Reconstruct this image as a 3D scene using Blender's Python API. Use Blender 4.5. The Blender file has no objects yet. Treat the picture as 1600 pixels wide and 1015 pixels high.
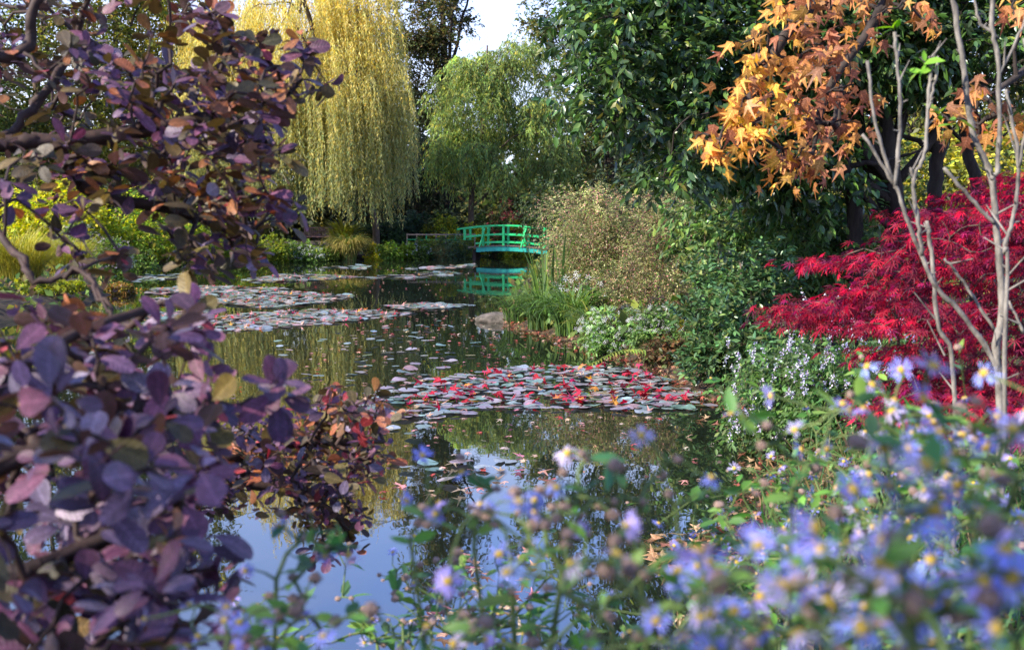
import bpy, math, random
import numpy as np
from mathutils import Matrix, Vector

# ------------------------------------------------------------------ camera, sky, sun, exposure
SC = bpy.context.scene
COL = SC.collection
R = math.radians
CAM = np.array([0.0, 0.0, 1.8])
PITCH = R(5.05)
FPX = 1778.0
cam = bpy.data.cameras.new('camera'); cam.lens = 40; cam.sensor_width = 36; cam.clip_start = 0.05; cam.clip_end = 1500
co = bpy.data.objects.new('camera', cam); COL.objects.link(co)
co.location = CAM; co.rotation_euler = (math.pi / 2 - PITCH, 0, 0)
cam.dof.use_dof = True; cam.dof.focus_distance = 11.0; cam.dof.aperture_fstop = 6.0
SC.camera = co
SUN_AZ, SUN_EL = R(-118), R(33)      # azimuth measured from +Y towards +X (negative: to the left, a little behind)
sdir = Vector((math.sin(SUN_AZ) * math.cos(SUN_EL), math.cos(SUN_AZ) * math.cos(SUN_EL), math.sin(SUN_EL)))
w = bpy.data.worlds.new('World'); SC.world = w; w.use_nodes = True
nt = w.node_tree
sky = nt.nodes.new('ShaderNodeTexSky'); sky.sky_type = 'NISHITA'; sky.sun_disc = False
sky.sun_elevation = SUN_EL; sky.sun_rotation = SUN_AZ; sky.air_density = 1.0; sky.dust_density = 0.3; sky.ozone_density = 2.5
tint = nt.nodes.new('ShaderNodeMix'); tint.data_type = 'RGBA'; tint.blend_type = 'MULTIPLY'; tint.inputs[0].default_value = 1
tint.inputs[7].default_value = (.98, .96, 1.30, 1); nt.links.new(sky.outputs[0], tint.inputs[6]); 
# thin high cloud, thicker towards the horizon
def wn(t, **k):
    n = nt.nodes.new(t)
    for a, b in k.items(): setattr(n, a, b)
    return n
tcw = wn('ShaderNodeTexCoord'); mpw = wn('ShaderNodeMapping'); mpw.inputs['Scale'].default_value = (1.6, 1.6, 4.5); nt.links.new(tcw.outputs['Generated'], mpw.inputs[0])
nzw = wn('ShaderNodeTexNoise'); nzw.inputs['Scale'].default_value = 1.7; nzw.inputs['Detail'].default_value = 7; nzw.inputs['Roughness'].default_value = .55; nt.links.new(mpw.outputs[0], nzw.inputs['Vector'])
crw = wn('ShaderNodeMapRange'); nt.links.new(nzw.outputs['Fac'], crw.inputs[0]); crw.inputs[1].default_value = .42; crw.inputs[2].default_value = .72; crw.inputs[3].default_value = 0; crw.inputs[4].default_value = .38
sxw = wn('ShaderNodeSeparateXYZ'); nt.links.new(tcw.outputs['Generated'], sxw.inputs[0])
hrw = wn('ShaderNodeMapRange'); nt.links.new(sxw.outputs[2], hrw.inputs[0]); hrw.inputs[1].default_value = .12; hrw.inputs[2].default_value = .27; hrw.inputs[3].default_value = .6; hrw.inputs[4].default_value = 0
adw = wn('ShaderNodeMath', operation='ADD', use_clamp=True); nt.links.new(crw.outputs[0], adw.inputs[0]); nt.links.new(hrw.outputs[0], adw.inputs[1])
clw = wn('ShaderNodeMix', data_type='RGBA'); nt.links.new(adw.outputs[0], clw.inputs[0]); nt.links.new(tint.outputs[2], clw.inputs[6]); clw.inputs[7].default_value = (3.9, 4.1, 4.6, 1)
nt.links.new(clw.outputs[2], nt.nodes['Background'].inputs[0])
nt.nodes['Background'].inputs[1].default_value = 0.15
sl = bpy.data.lights.new('sun', 'SUN'); sl.energy = 5.0; sl.angle = R(0.6); sl.color = (1, 0.91, 0.76)
so = bpy.data.objects.new('sun', sl); COL.objects.link(so); so.rotation_euler = (-sdir).to_track_quat('-Z', 'Y').to_euler()
SC.view_settings.view_transform = 'Standard'; SC.view_settings.look = 'None'; SC.view_settings.exposure = 1.2
SC.view_settings.gamma = 1; SC.view_settings.use_curve_mapping = False
SC.render.engine = 'CYCLES'
SC.cycles.use_denoising = True
SC.cycles.max_bounces = 7; SC.cycles.diffuse_bounces = 3; SC.cycles.glossy_bounces = 3; SC.cycles.transmission_bounces = 4
SC.cycles.caustics_reflective = False; SC.cycles.caustics_refractive = False

# ------------------------------------------------------------------ helpers
cp, sp_ = math.cos(PITCH), math.sin(PITCH)
def P(px, py, d):
    """point at forward distance d (metres along +Y) seen at photograph position px, py"""
    a = (px - 800) / FPX; b = (507.5 - py) / FPX
    y = cp + b * sp_; z = -sp_ + b * cp
    return CAM + np.array([a, y, z]) * (d / y)
def W(px, py, z=0.0):
    a = (px - 800) / FPX; b = (507.5 - py) / FPX
    y = cp + b * sp_; zz = -sp_ + b * cp
    return CAM + np.array([a, y, zz]) * ((z - 1.8) / zz)
def proj(p):
    q = p - CAM
    f = q[:, 1] * cp - q[:, 2] * sp_; u = q[:, 1] * sp_ + q[:, 2] * cp
    f2 = np.maximum(f, 1e-3)
    return 800 + FPX * q[:, 0] / f2, 507.5 - FPX * u / f2, f
def norm(v):
    return v / np.maximum(np.linalg.norm(v, axis=-1, keepdims=True), 1e-9)
def rng_(s): return np.random.default_rng(s)
def A(*r): return np.array(r, float)

def tag(o, label=None, cat=None, group=None, kind=None):
    if label: o['label'] = label
    if cat: o['category'] = cat
    if group: o['group'] = group
    if kind: o['kind'] = kind
    return o
def empty(name, loc, label, cat, group=None):
    o = bpy.data.objects.new(name, None); COL.objects.link(o); o.location = loc; o.empty_display_size = 0.1
    return tag(o, label, cat, group)
def new_mesh(name, V, F, col=None, uv=None, mat=None, smooth=True):
    V = np.asarray(V, np.float32); F = np.asarray(F, np.int32); k = F.shape[1]
    m = bpy.data.meshes.new(name)
    m.vertices.add(len(V)); m.vertices.foreach_set('co', V.ravel())
    m.loops.add(F.size); m.loops.foreach_set('vertex_index', F.ravel())
    m.polygons.add(len(F)); m.polygons.foreach_set('loop_start', np.arange(0, F.size, k, dtype=np.int32))
    if smooth: m.polygons.foreach_set('use_smooth', np.ones(len(F), bool))
    m.update(calc_edges=True)
    if col is not None:
        c = np.ones((len(V), 4), np.float32); c[:, :3] = col
        a = m.attributes.new('Col', 'FLOAT_COLOR', 'POINT'); a.data.foreach_set('color', c.ravel())
    if uv is not None:
        a = m.attributes.new('leaf_uv', 'FLOAT_VECTOR', 'POINT')
        u = np.zeros((len(V), 3), np.float32); u[:, :2] = uv; a.data.foreach_set('vector', u.ravel())
    if mat: m.materials.append(mat)
    m.validate()
    return m
def obj(name, me, parent=None, loc=None, kind=None):
    o = bpy.data.objects.new(name, me); COL.objects.link(o)
    if parent: o.parent = parent
    if loc is not None: o.location = loc
    if kind: o['kind'] = kind
    return o

class MB:
    """polygon collector"""
    def __init__(s): s.v = []; s.f = []
    def add(s, V, F):
        b = len(s.v); s.v += [tuple(map(float, p)) for p in V]; s.f += [tuple(b + i for i in f) for f in F]
    def box(s, c, size, rz=0, tilt=None):
        x, y, z = [d / 2 for d in size]
        V = np.array([(-x, -y, -z), (x, -y, -z), (x, y, -z), (-x, y, -z), (-x, -y, z), (x, -y, z), (x, y, z), (-x, y, z)])
        if tilt is not None: V = V @ np.array(Matrix.Rotation(tilt[1], 3, tilt[0])).T
        cz, sz = math.cos(rz), math.sin(rz)
        V = V @ np.array([[cz, -sz, 0], [sz, cz, 0], [0, 0, 1]]).T + np.array(c)
        s.add(V, [(0, 3, 2, 1), (4, 5, 6, 7), (0, 1, 5, 4), (1, 2, 6, 5), (2, 3, 7, 6), (3, 0, 4, 7)])
    def beam(s, p, q, wd, ht):
        """rectangular bar from p to q"""
        p = np.array(p, float); q = np.array(q, float); d = norm(q - p)
        up = A(0, 0, 1) if abs(d[2]) < 0.9 else A(0, 1, 0)
        x = norm(np.cross(d, up)); z = np.cross(x, d)
        V = [a + x * sx * wd / 2 + z * sz * ht / 2 for a in (p, q) for sx, sz in ((-1, -1), (1, -1), (1, 1), (-1, 1))]
        s.add(V, [(0, 1, 2, 3), (7, 6, 5, 4), (0, 4, 5, 1), (1, 5, 6, 2), (2, 6, 7, 3), (3, 7, 4, 0)])
    def build(s, name, mat, parent=None, bevel=0.0, kind=None, smooth=False):
        m = bpy.data.meshes.new(name); m.from_pydata(s.v, [], s.f); m.update(); m.materials.append(mat)
        if smooth: m.polygons.foreach_set('use_smooth', [True] * len(m.polygons))
        o = obj(name, m, parent, kind=kind)
        if bevel:
            b = o.modifiers.new('edge', 'BEVEL'); b.width = bevel; b.segments = 2
        return o

def tube_arrays(path, radii, sides=7):
    p = np.array(path, float); n = len(p)
    t = np.gradient(p, axis=0); t = norm(t)
    ref = A(0, 0, 1) if abs(t[0][2]) < 0.9 else A(1, 0, 0)
    V = []
    for i in range(n):
        x = norm(np.cross(t[i], ref)); y = np.cross(t[i], x); ref = np.cross(x, t[i]) if True else ref
        a = np.arange(sides) * 2 * math.pi / sides
        V.append(p[i] + radii[i] * (np.cos(a)[:, None] * x + np.sin(a)[:, None] * y))
    V = np.concatenate(V); F = []
    for i in range(n - 1):
        for k in range(sides):
            F.append((i * sides + k, i * sides + (k + 1) % sides, (i + 1) * sides + (k + 1) % sides, (i + 1) * sides + k))
    b = len(V); V = np.vstack([V, p[0], p[-1]])
    for k in range(sides):
        F.append((b, (k + 1) % sides, k, b)); F.append((b + 1, (n - 1) * sides + k, (n - 1) * sides + (k + 1) % sides, b + 1))
    return V, [f if f[0] != f[3] else f[:3] for f in F]
def smooth_path(pts, n=5, wob=0.0, rg=None):
    """Catmull-Rom through pts"""
    p = np.array(pts, float); p = np.vstack([2 * p[0] - p[1], p, 2 * p[-1] - p[-2]]); out = []
    for i in range(1, len(p) - 2):
        for t in np.linspace(0, 1, n, endpoint=False):
            a, b, c, d = p[i - 1:i + 3]
            out.append(.5 * (2 * b + (c - a) * t + (2 * a - 5 * b + 4 * c - d) * t * t + (3 * b - a - 3 * c + d) * t ** 3))
    out.append(p[-2]); out = np.array(out)
    if wob and rg is not None: out[1:-1] += rg.normal(0, wob, out[1:-1].shape)
    return out
def tube(name, pts, r0, r1, mat, parent, base, n=5, sides=7, wob=0.0, rg=None, knobs=0.0, kind=None):
    pth = smooth_path(pts, n, wob, rg); rr = np.linspace(r0, r1, len(pth))
    if knobs and rg is not None: rr = rr * (1 + knobs * rg.random(len(pth)))
    V, F = tube_arrays(pth - base, rr, sides)
    m = bpy.data.meshes.new(name); m.from_pydata(V.tolist(), [], F); m.update(); m.materials.append(mat)
    m.polygons.foreach_set('use_smooth', [True] * len(m.polygons))
    return obj(name, m, parent, kind=kind)
def segs_mesh(name, Pa, Pb, Ra, Rb, mat, sides=4):
    """many tapered segments joined in one mesh"""
    Pa = np.asarray(Pa); Pb = np.asarray(Pb); n = len(Pa)
    d = norm(Pb - Pa); ref = np.where(np.abs(d[:, 2:3]) < 0.9, A(0, 0, 1), A(1, 0, 0))
    x = norm(np.cross(d, ref)); y = np.cross(d, x)
    a = np.arange(sides) * 2 * math.pi / sides
    ring = np.cos(a)[None, :, None] * x[:, None] + np.sin(a)[None, :, None] * y[:, None]
    V = np.concatenate([Pa[:, None] + ring * np.asarray(Ra)[:, None, None], Pb[:, None] + ring * np.asarray(Rb)[:, None, None]], 1).reshape(-1, 3)
    k = np.arange(sides); k2 = (k + 1) % sides
    f = np.stack([k, k2, k2 + sides, k + sides], 1)
    F = (f[None] + (np.arange(n) * 2 * sides)[:, None, None]).reshape(-1, 4)
    return new_mesh(name, V, F, mat=mat)
def grow(paths, targets, rg, tip=0.0015, power=0.45, wob=0.05, seg=3):
    """branch skeleton: every target is joined to the nearest wood already there. returns segments Pa,Pb,Ra,Rb"""
    nodes = []; par = []
    for pth in paths:
        for i, q in enumerate(pth):
            nodes.append(np.array(q, float)); par.append(-1 if i == 0 else len(nodes) - 2)
    targets = np.asarray(targets); n_t = len(targets)
    N = np.zeros((len(nodes) + n_t * seg + 1, 3)); N[:len(nodes)] = nodes; c = len(nodes)
    d0 = np.min(np.linalg.norm(targets[:, None] - N[None, :c], axis=2), 1)
    tipidx = []
    for ti in np.argsort(d0):
        t = targets[ti]; dd = np.linalg.norm(N[:c] - t, axis=1); j = int(np.argmin(dd)); a = N[j].copy(); L = dd[j]; last = j
        for s in range(1, seg + 1):
            f = s / seg; q = a + (t - a) * f
            if s < seg: q = q + rg.normal(0, wob * L, 3) + A(0, 0, 0.10 * L * math.sin(f * math.pi))
            N[c] = q; par.append(last); last = c; c += 1
        tipidx.append(last)
    cnt = np.ones(c)
    for i in range(c - 1, 0, -1):
        if par[i] >= 0: cnt[par[i]] += cnt[i]
    rad = tip * cnt ** power
    e = [i for i in range(c) if par[i] >= 0]; pe = [par[i] for i in e]
    return N[pe], N[e], np.minimum(rad[pe], rad[e] * 1.6), rad[e]

# ------------------------------------------------------------------ materials
def mat_new(name):
    m = bpy.data.materials.new(name); m.use_nodes = True
    return m, m.node_tree, m.node_tree.nodes['Principled BSDF']
def leaf_mat(name, rough=0.5, trans=0.35, spec=0.4, veins=0.0, under=None, tgain=1.5, mottle=0.25):
    m, t, b = mat_new(name); N = t.nodes; L = t.links
    at = N.new('ShaderNodeAttribute'); at.attribute_name = 'Col'
    geo = N.new('ShaderNodeNewGeometry'); col = at.outputs['Color']
    nz = N.new('ShaderNodeTexNoise'); nz.inputs['Scale'].default_value = 4.0; nz.inputs['Detail'].default_value = 4
    uvn = N.new('ShaderNodeAttribute'); uvn.attribute_name = 'leaf_uv'
    if veins: L.new(uvn.outputs['Vector'], nz.inputs['Vector'])
    else:
        L.new(geo.outputs['Position'], nz.inputs['Vector'])
    mr = N.new('ShaderNodeMapRange'); L.new(nz.outputs['Fac'], mr.inputs[0]); mr.inputs[1].default_value = .3; mr.inputs[2].default_value = .7
    mr.inputs[3].default_value = 1 - mottle; mr.inputs[4].default_value = 1 + mottle
    mx = N.new('ShaderNodeMix'); mx.data_type = 'RGBA'; mx.blend_type = 'MULTIPLY'; mx.inputs[0].default_value = 1
    L.new(col, mx.inputs[6]); L.new(mr.outputs[0], mx.inputs[7]); col = mx.outputs[2]
    if veins:
        sx = N.new('ShaderNodeSeparateXYZ'); L.new(uvn.outputs['Vector'], sx.inputs[0])
        def math_(op, a, b2=None):
            k = N.new('ShaderNodeMath'); k.operation = op
            for i, q in enumerate((a, b2)):
                if q is None: continue
                if isinstance(q, (int, float)): k.inputs[i].default_value = q
                else: L.new(q, k.inputs[i])
            return k.outputs[0]
        ax = math_('ABSOLUTE', sx.outputs[0])
        v = math_('SUBTRACT', sx.outputs[1], math_('MULTIPLY', ax, 0.7))
        v = math_('POWER', math_('ABSOLUTE', math_('SINE', math_('MULTIPLY', v, 26.0))), 7.0)
        v = math_('SUBTRACT', 1.0, v)                         # thin side veins
        mid = math_('GREATER_THAN', 0.012, ax)
        vv = math_('MAXIMUM', math_('MULTIPLY', math_('POWER', v, 6.0), 0.0), mid)
        side = math_('MULTIPLY', math_('SUBTRACT', 1.0, v), 0.5)
        vv = math_('MAXIMUM', mid, side)
        m2 = N.new('ShaderNodeMix'); m2.data_type = 'RGBA'; m2.blend_type = 'MIX'
        L.new(math_('MULTIPLY', vv, veins), m2.inputs[0]); L.new(col, m2.inputs[6])
        hs = N.new('ShaderNodeHueSaturation'); hs.inputs['Value'].default_value = 2.5; hs.inputs['Saturation'].default_value = .9; L.new(col, hs.inputs['Color'])
        L.new(hs.outputs[0], m2.inputs[7]); col = m2.outputs[2]
        bp = N.new('ShaderNodeBump'); bp.inputs['Strength'].default_value = 0.4; bp.inputs['Distance'].default_value = 0.002
        L.new(math_('SUBTRACT', nz.outputs['Fac'], vv), bp.inputs['Height']); L.new(bp.outputs[0], b.inputs['Normal'])
    if under is not None:
        m3 = N.new('ShaderNodeMix'); m3.data_type = 'RGBA'; L.new(geo.outputs['Backfacing'], m3.inputs[0])
        m4 = N.new('ShaderNodeMix'); m4.data_type = 'RGBA'; m4.inputs[0].default_value = 0.6
        L.new(col, m4.inputs[6]); m4.inputs[7].default_value = (*under, 1)
        L.new(col, m3.inputs[6]); L.new(m4.outputs[2], m3.inputs[7]); col = m3.outputs[2]
    L.new(col, b.inputs['Base Color']); b.inputs['Roughness'].default_value = rough
    b.inputs['Specular IOR Level'].default_value = spec
    tr = N.new('ShaderNodeBsdfTranslucent'); hs = N.new('ShaderNodeHueSaturation'); hs.inputs['Value'].default_value = tgain; hs.inputs['Saturation'].default_value = 1.1
    L.new(col, hs.inputs['Color']); L.new(hs.outputs[0], tr.inputs[0])
    ms = N.new('ShaderNodeMixShader'); ms.inputs[0].default_value = trans
    L.new(b.outputs[0], ms.inputs[1]); L.new(tr.outputs[0], ms.inputs[2]); L.new(ms.outputs[0], N['Material Output'].inputs[0])
    return m
def rough_mat(name, c1, c2, scale=8, rough=.85, bump=.4, dist=.02, stretch=(1, 1, 1), c3=None, spec=.3):
    m, t, b = mat_new(name); N = t.nodes; L = t.links
    tc = N.new('ShaderNodeTexCoord'); mp = N.new('ShaderNodeMapping'); mp.inputs['Scale'].default_value = stretch
    L.new(tc.outputs['Object'], mp.inputs[0])
    nz = N.new('ShaderNodeTexNoise'); nz.inputs['Scale'].default_value = scale; nz.inputs['Detail'].default_value = 8; nz.inputs['Roughness'].default_value = .65
    L.new(mp.outputs[0], nz.inputs['Vector'])
    cr = N.new('ShaderNodeValToRGB'); L.new(nz.outputs['Fac'], cr.inputs[0])
    cr.color_ramp.elements[0].position = .35; cr.color_ramp.elements[0].color = (*c1, 1)
    cr.color_ramp.elements[1].position = .65; cr.color_ramp.elements[1].color = (*c2, 1)
    if c3: e = cr.color_ramp.elements.new(.72); e.color = (*c3, 1)
    L.new(cr.outputs[0], b.inputs['Base Color']); b.inputs['Roughness'].default_value = rough; b.inputs['Specular IOR Level'].default_value = spec
    bp = N.new('ShaderNodeBump'); bp.inputs['Strength'].default_value = bump; bp.inputs['Distance'].default_value = dist
    L.new(nz.outputs['Fac'], bp.inputs['Height']); L.new(bp.outputs[0], b.inputs['Normal'])
    return m
M = {}
M['bark_dark'] = rough_mat('dark bark', (.018, .013, .011), (.055, .042, .035), 12, .9, .8, .02, (1, 1, .25))
M['bark_brown'] = rough_mat('brown bark', (.05, .035, .025), (.14, .10, .075), 14, .9, .8, .02, (1, 1, .25))
M['bark_grey'] = rough_mat('grey bark', (.07, .062, .055), (.27, .245, .215), 34, .75, .6, .006, (1, 1, .5))
M['twig_purple'] = rough_mat('purple brown twig', (.022, .012, .011), (.06, .034, .028), 30, .7, .4, .003)
M['stem_green'] = rough_mat('green stem', (.06, .11, .025), (.13, .17, .05), 40, .6, .2, .002)
M['soil'] = rough_mat('soil', (.016, .012, .008), (.07, .05, .03), 5, .95, .9, .05, c3=(.10, .075, .04))
M['stone'] = rough_mat('stone', (.05, .045, .035), (.17, .14, .12), 7, .85, 1, .04, c3=(.09, .11, .04))
M['green_paint'] = rough_mat('emerald paint', (.006, .38, .10), (.015, .50, .15), 6, .45, .1, .004, spec=.5)
M['teal_paint'] = rough_mat('teal paint', (.004, .24, .19), (.012, .36, .28), 6, .5, .15, .004, spec=.5)
M['plank'] = rough_mat('weathered planks', (.12, .08, .06), (.25, .17, .12), 14, .8, .5, .006)
M['fence_wood'] = rough_mat('pale fence wood', (.28, .18, .13), (.50, .36, .27), 18, .8, .3, .006)
M['bench_wood'] = rough_mat('red brown bench wood', (.13, .065, .06), (.28, .17, .16), 20, .6, .3, .004)
M['leaf'] = leaf_mat('leaf', .5, .4, .35)
M['leaf_gloss'] = leaf_mat('glossy leaf', .33, .2, .5, mottle=.15)
M['leaf_far'] = leaf_mat('distant leaf', .6, .42, .25)
M['leaf_cotinus'] = leaf_mat('smoke bush leaf', .5, .2, .5, veins=.7, mottle=.45, under=(.085, .055, .014), tgain=1.4)
M['leaf_autumn'] = leaf_mat('autumn leaf', .55, .4, .3, veins=.5, mottle=.4, tgain=1.3)
M['leaf_maple'] = leaf_mat('red maple leaf', .5, .45, .3, tgain=1.5)
M['petal'] = leaf_mat('petal', .6, .35, .2, mottle=.08, tgain=1.1)
M['pad'] = leaf_mat('lily pad', .28, .05, .6, veins=.25, mottle=.25)
M['disc'] = rough_mat('yellow disc', (.45, .27, .03), (.72, .52, .10), 300, .8, .8, .001)
M['seed'] = rough_mat('brown seed fluff', (.16, .09, .07), (.55, .40, .33), 160, .9, .9, .002)
def water_mat():
    m, t, b = mat_new('pond water'); N = t.nodes; L = t.links
    b.inputs['Base Color'].default_value = (.010, .014, .009, 1); b.inputs['Roughness'].default_value = .012
    b.inputs['IOR'].default_value = 3.2; b.inputs['Specular IOR Level'].default_value = .5
    geo = N.new('ShaderNodeNewGeometry'); mp = N.new('ShaderNodeMapping'); mp.inputs['Scale'].default_value = (1.0, .55, 1)
    L.new(geo.outputs['Position'], mp.inputs[0])
    n1 = N.new('ShaderNodeTexNoise'); n1.inputs['Scale'].default_value = 2.2; n1.inputs['Detail'].default_value = 3; L.new(mp.outputs[0], n1.inputs['Vector'])
    bp = N.new('ShaderNodeBump'); bp.inputs['Strength'].default_value = .25; bp.inputs['Distance'].default_value = .006
    L.new(n1.outputs['Fac'], bp.inputs['Height']); L.new(bp.outputs[0], b.inputs['Normal'])
    return m
M['water'] = water_mat()

# ------------------------------------------------------------------ terrain, water
POND = np.array([(-30, 1.0), (-4, 3.2), (-1.5, 3.5), (.2, 3.9), (.75, 4.6), (1.05, 5.6), (1.35, 6.8), (1.85, 8.2), (2.15, 9.4), (2.25, 10.6), (2.0, 11.6), (1.85, 13.0),
    (1.75, 14.2), (1.3, 15.6), (.75, 17.6), (.05, 19.6), (-.15, 22), (-.1, 27), (.3, 36), (1.0, 47), (1.6, 57), (2.2, 66), (2.2, 80), (-1.2, 80), (-1.6, 66), (-2.1, 61), (-5, 58.5), (-9.4, 56), (-12, 53.5),
    (-14, 50.5), (-15.7, 47), (-15.2, 41), (-12.4, 35.5), (-10.2, 29), (-9.3, 24), (-9.6, 19), (-10.5, 15), (-14, 10), (-30, 6)], float)
def sdist(X, Y):
    """signed distance to the pond outline, negative in the water"""
    best = np.full(X.shape, 1e9); inside = np.zeros(X.shape, bool); n = len(POND)
    for i in range(n):
        a = POND[i]; b = POND[(i + 1) % n]; e = b - a
        t = np.clip(((X - a[0]) * e[0] + (Y - a[1]) * e[1]) / (e @ e), 0, 1)
        best = np.minimum(best, np.hypot(X - a[0] - t * e[0], Y - a[1] - t * e[1]))
        c = ((a[1] > Y) != (b[1] > Y)); xi = a[0] + (Y - a[1]) / (e[1] if e[1] else 1e-9) * e[0]
        inside ^= c & (X < xi)
    return np.where(inside, -best, best)
def sm(t): t = np.clip(t, 0, 1); return t * t * (3 - 2 * t)
def gheight(X, Y):
    d = sdist(X, Y)
    z = np.where(d < 0, -.9 * sm(-d / 1.5) - .02, .28 * sm(d / .7) + .25 * sm(d / 7) - .02)
    return z + .03 * np.sin(X * 2.3 + Y * .9) * np.cos(Y * 1.9 - X * .7) * sm(d / .5) + np.where(d > 20, 0.01 * (d - 20), 0)
def gz(x, y): return float(gheight(np.array([float(x)]), np.array([float(y)]))[0])
xs = np.unique(np.concatenate([np.linspace(-600, -40, 15), np.arange(-40, -18, 1.2), np.arange(-18, 6, .3), np.arange(6, 40, 1.5), np.linspace(40, 600, 15)]))
ys = np.unique(np.concatenate([np.linspace(-200, -10, 8), np.arange(-10, 0, 1.), np.arange(0, 26, .25), np.arange(26, 70, .5), np.arange(70, 120, 4.), np.linspace(120, 1200, 15)]))
GX, GY = np.meshgrid(xs, ys); GZ = gheight(GX, GY)
nx, ny = len(xs), len(ys); idx = np.arange(nx * ny).reshape(ny, nx)
F = np.stack([idx[:-1, :-1], idx[:-1, 1:], idx[1:, 1:], idx[1:, :-1]], -1).reshape(-1, 4)
obj('ground', new_mesh('ground', np.stack([GX, GY, GZ], -1).reshape(-1, 3), F, mat=M['soil']), kind='structure')
obj('pond_water', new_mesh('pond_water', [(-60, -1, 0), (30, -1, 0), (30, 90, 0), (-60, 90, 0)], [(0, 1, 2, 3)], mat=M['water'], smooth=False), kind='structure')

# ------------------------------------------------------------------ leaf shapes (x across, y along, z normal; length 1)
def tri(V, F): return np.array(V, float), np.array(F, int)
T_DIAMOND = tri([(0, 0, 0), (.28, .45, .05), (0, 1, 0), (-.28, .45, .05)], [(0, 1, 2), (0, 2, 3)])
T_LANCE = tri([(0, 0, 0), (.11, .4, .02), (0, 1, 0), (-.11, .4, .02)], [(0, 1, 2), (0, 2, 3)])
T_OVAL = tri([(0, 0, 0), (.17, .25, .05), (.2, .6, .05), (0, 1, 0), (-.2, .6, .05), (-.17, .25, .05), (0, .3, -.01), (0, .65, -.01)],
             [(0, 1, 6), (1, 2, 7), (1, 7, 6), (2, 3, 7), (0, 6, 5), (5, 6, 7), (5, 7, 4), (4, 7, 3)])
def t_round():
    rim = [(.04, .06), (.12, .18), (.21, .36), (.28, .56), (.29, .74), (.22, .9), (.10, .985)]
    V = [(0, 0, 0)] + [(x, y, .05 * (x / .3) + .012 * math.sin(y * 17)) for x, y in rim] + [(0, .99, -.01)] + [(-x, y, .05 * (x / .3) + .012 * math.sin(y * 14 + 1)) for x, y in rim[::-1]]
    n = len(V); m0 = n; V += [(0, .22, -.005), (0, .45, -.01), (0, .7, -.012), (0, .88, -.01)]
    Ff = []
    mids = [0, m0, m0 + 1, m0 + 2, m0 + 3, 8]
    def stitch(chain):
        yv = [V[i][1] for i in chain]; j = 0; o = []
        for k in range(len(chain) - 1):
            ym = (yv[k] + yv[k + 1]) / 2
            while j < len(mids) - 2 and V[mids[j + 1]][1] < ym:
                o.append((mids[j], chain[k], mids[j + 1])); j += 1
            if mids[j] != chain[k] and mids[j] != chain[k + 1]: o.append((mids[j], chain[k], chain[k + 1]))
        return o
    Rr = stitch([0] + list(range(1, 9))); Ll = stitch([0] + list(range(15, 7, -1)))
    return tri(V, Rr + [(a, c, b) for a, b, c in Ll])
T_ROUND = t_round()
def t_star(lobes, r_in, wid=1.0, cy=.32, sub=False):
    """palmate leaf: lobes = [(angle from the tip axis, length)]"""
    V = [(0, cy, .03)]; L = len(lobes)
    rim = []
    for i, (a, l) in enumerate(lobes):
        rim.append((a, l, -.10 * l)); 
        if i < L - 1: rim.append(((a + lobes[i + 1][0]) / 2, r_in, .05))
    pts = [(0, 0, -.02)] + [(math.sin(R(a)) * l, cy + math.cos(R(a)) * l, z) for a, l, z in rim]
    V += pts; n = len(pts)
    return tri(V, [(0, 1 + i, 1 + (i + 1) % n) for i in range(n)])
T_GUM = t_star([(-132, .34), (-62, .56), (0, .68), (62, .56), (132, .34)], .175)
def t_dissect():
    V = []; Fx = []
    for a, l in ((-115, .45), (-75, .68), (-38, .88), (0, 1.0), (38, .88), (75, .68), (115, .45)):
        s, c = math.sin(R(a)), math.cos(R(a)); b = len(V)
        for u, v, z in ((0, 0, 0), (.065, .5, .02), (0, 1, -.09), (-.065, .5, .02)):
            V.append(((s * v + c * u) * l, .05 + (c * v - s * u) * l, z * l))
        Fx += [(b, b + 1, b + 2), (b, b + 2, b + 3)]
    return tri(V, Fx)
T_DISSECT = t_dissect()
def t_pad(n=16):
    a = np.linspace(R(10), R(350), n); V = [(0, 0.06, 0)]
    V += [(math.sin(t) * .5, math.cos(t) * .5, .006 * math.sin(3 * t + 1)) for t in a]
    return tri(V, [(0, i + 2, i + 1) for i in range(n - 1)])
T_PAD = t_pad()
def t_petals(n=22, seed=1, ragged=0.0):
    rg = rng_(seed); V = []; Fx = []; dr = rg.uniform(-.22, .1) * (ragged > 0)
    for i in range(n):
        if rg.random() < ragged * .55: continue
        a = 2 * math.pi * i / n + rg.normal(0, .05); l = .5 * rg.uniform(.85 - ragged * .3, 1.05); dz = rg.uniform(-.10, .03) + dr; w_ = .03 * rg.uniform(.7, 1.2)
        c, s = math.cos(a), math.sin(a); b = len(V)
        for r, u, z in ((.1, -.012, 0), (.1, .012, 0), (l * .7, w_, dz * .5), (l, 0, dz), (l * .7, -w_, dz * .5)):
            V.append((c * r - s * u, s * r + c * u, z))
        Fx += [(b, b + 1, b + 2), (b, b + 2, b + 4), (b + 4, b + 2, b + 3)]
    return tri(V, Fx)

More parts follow.
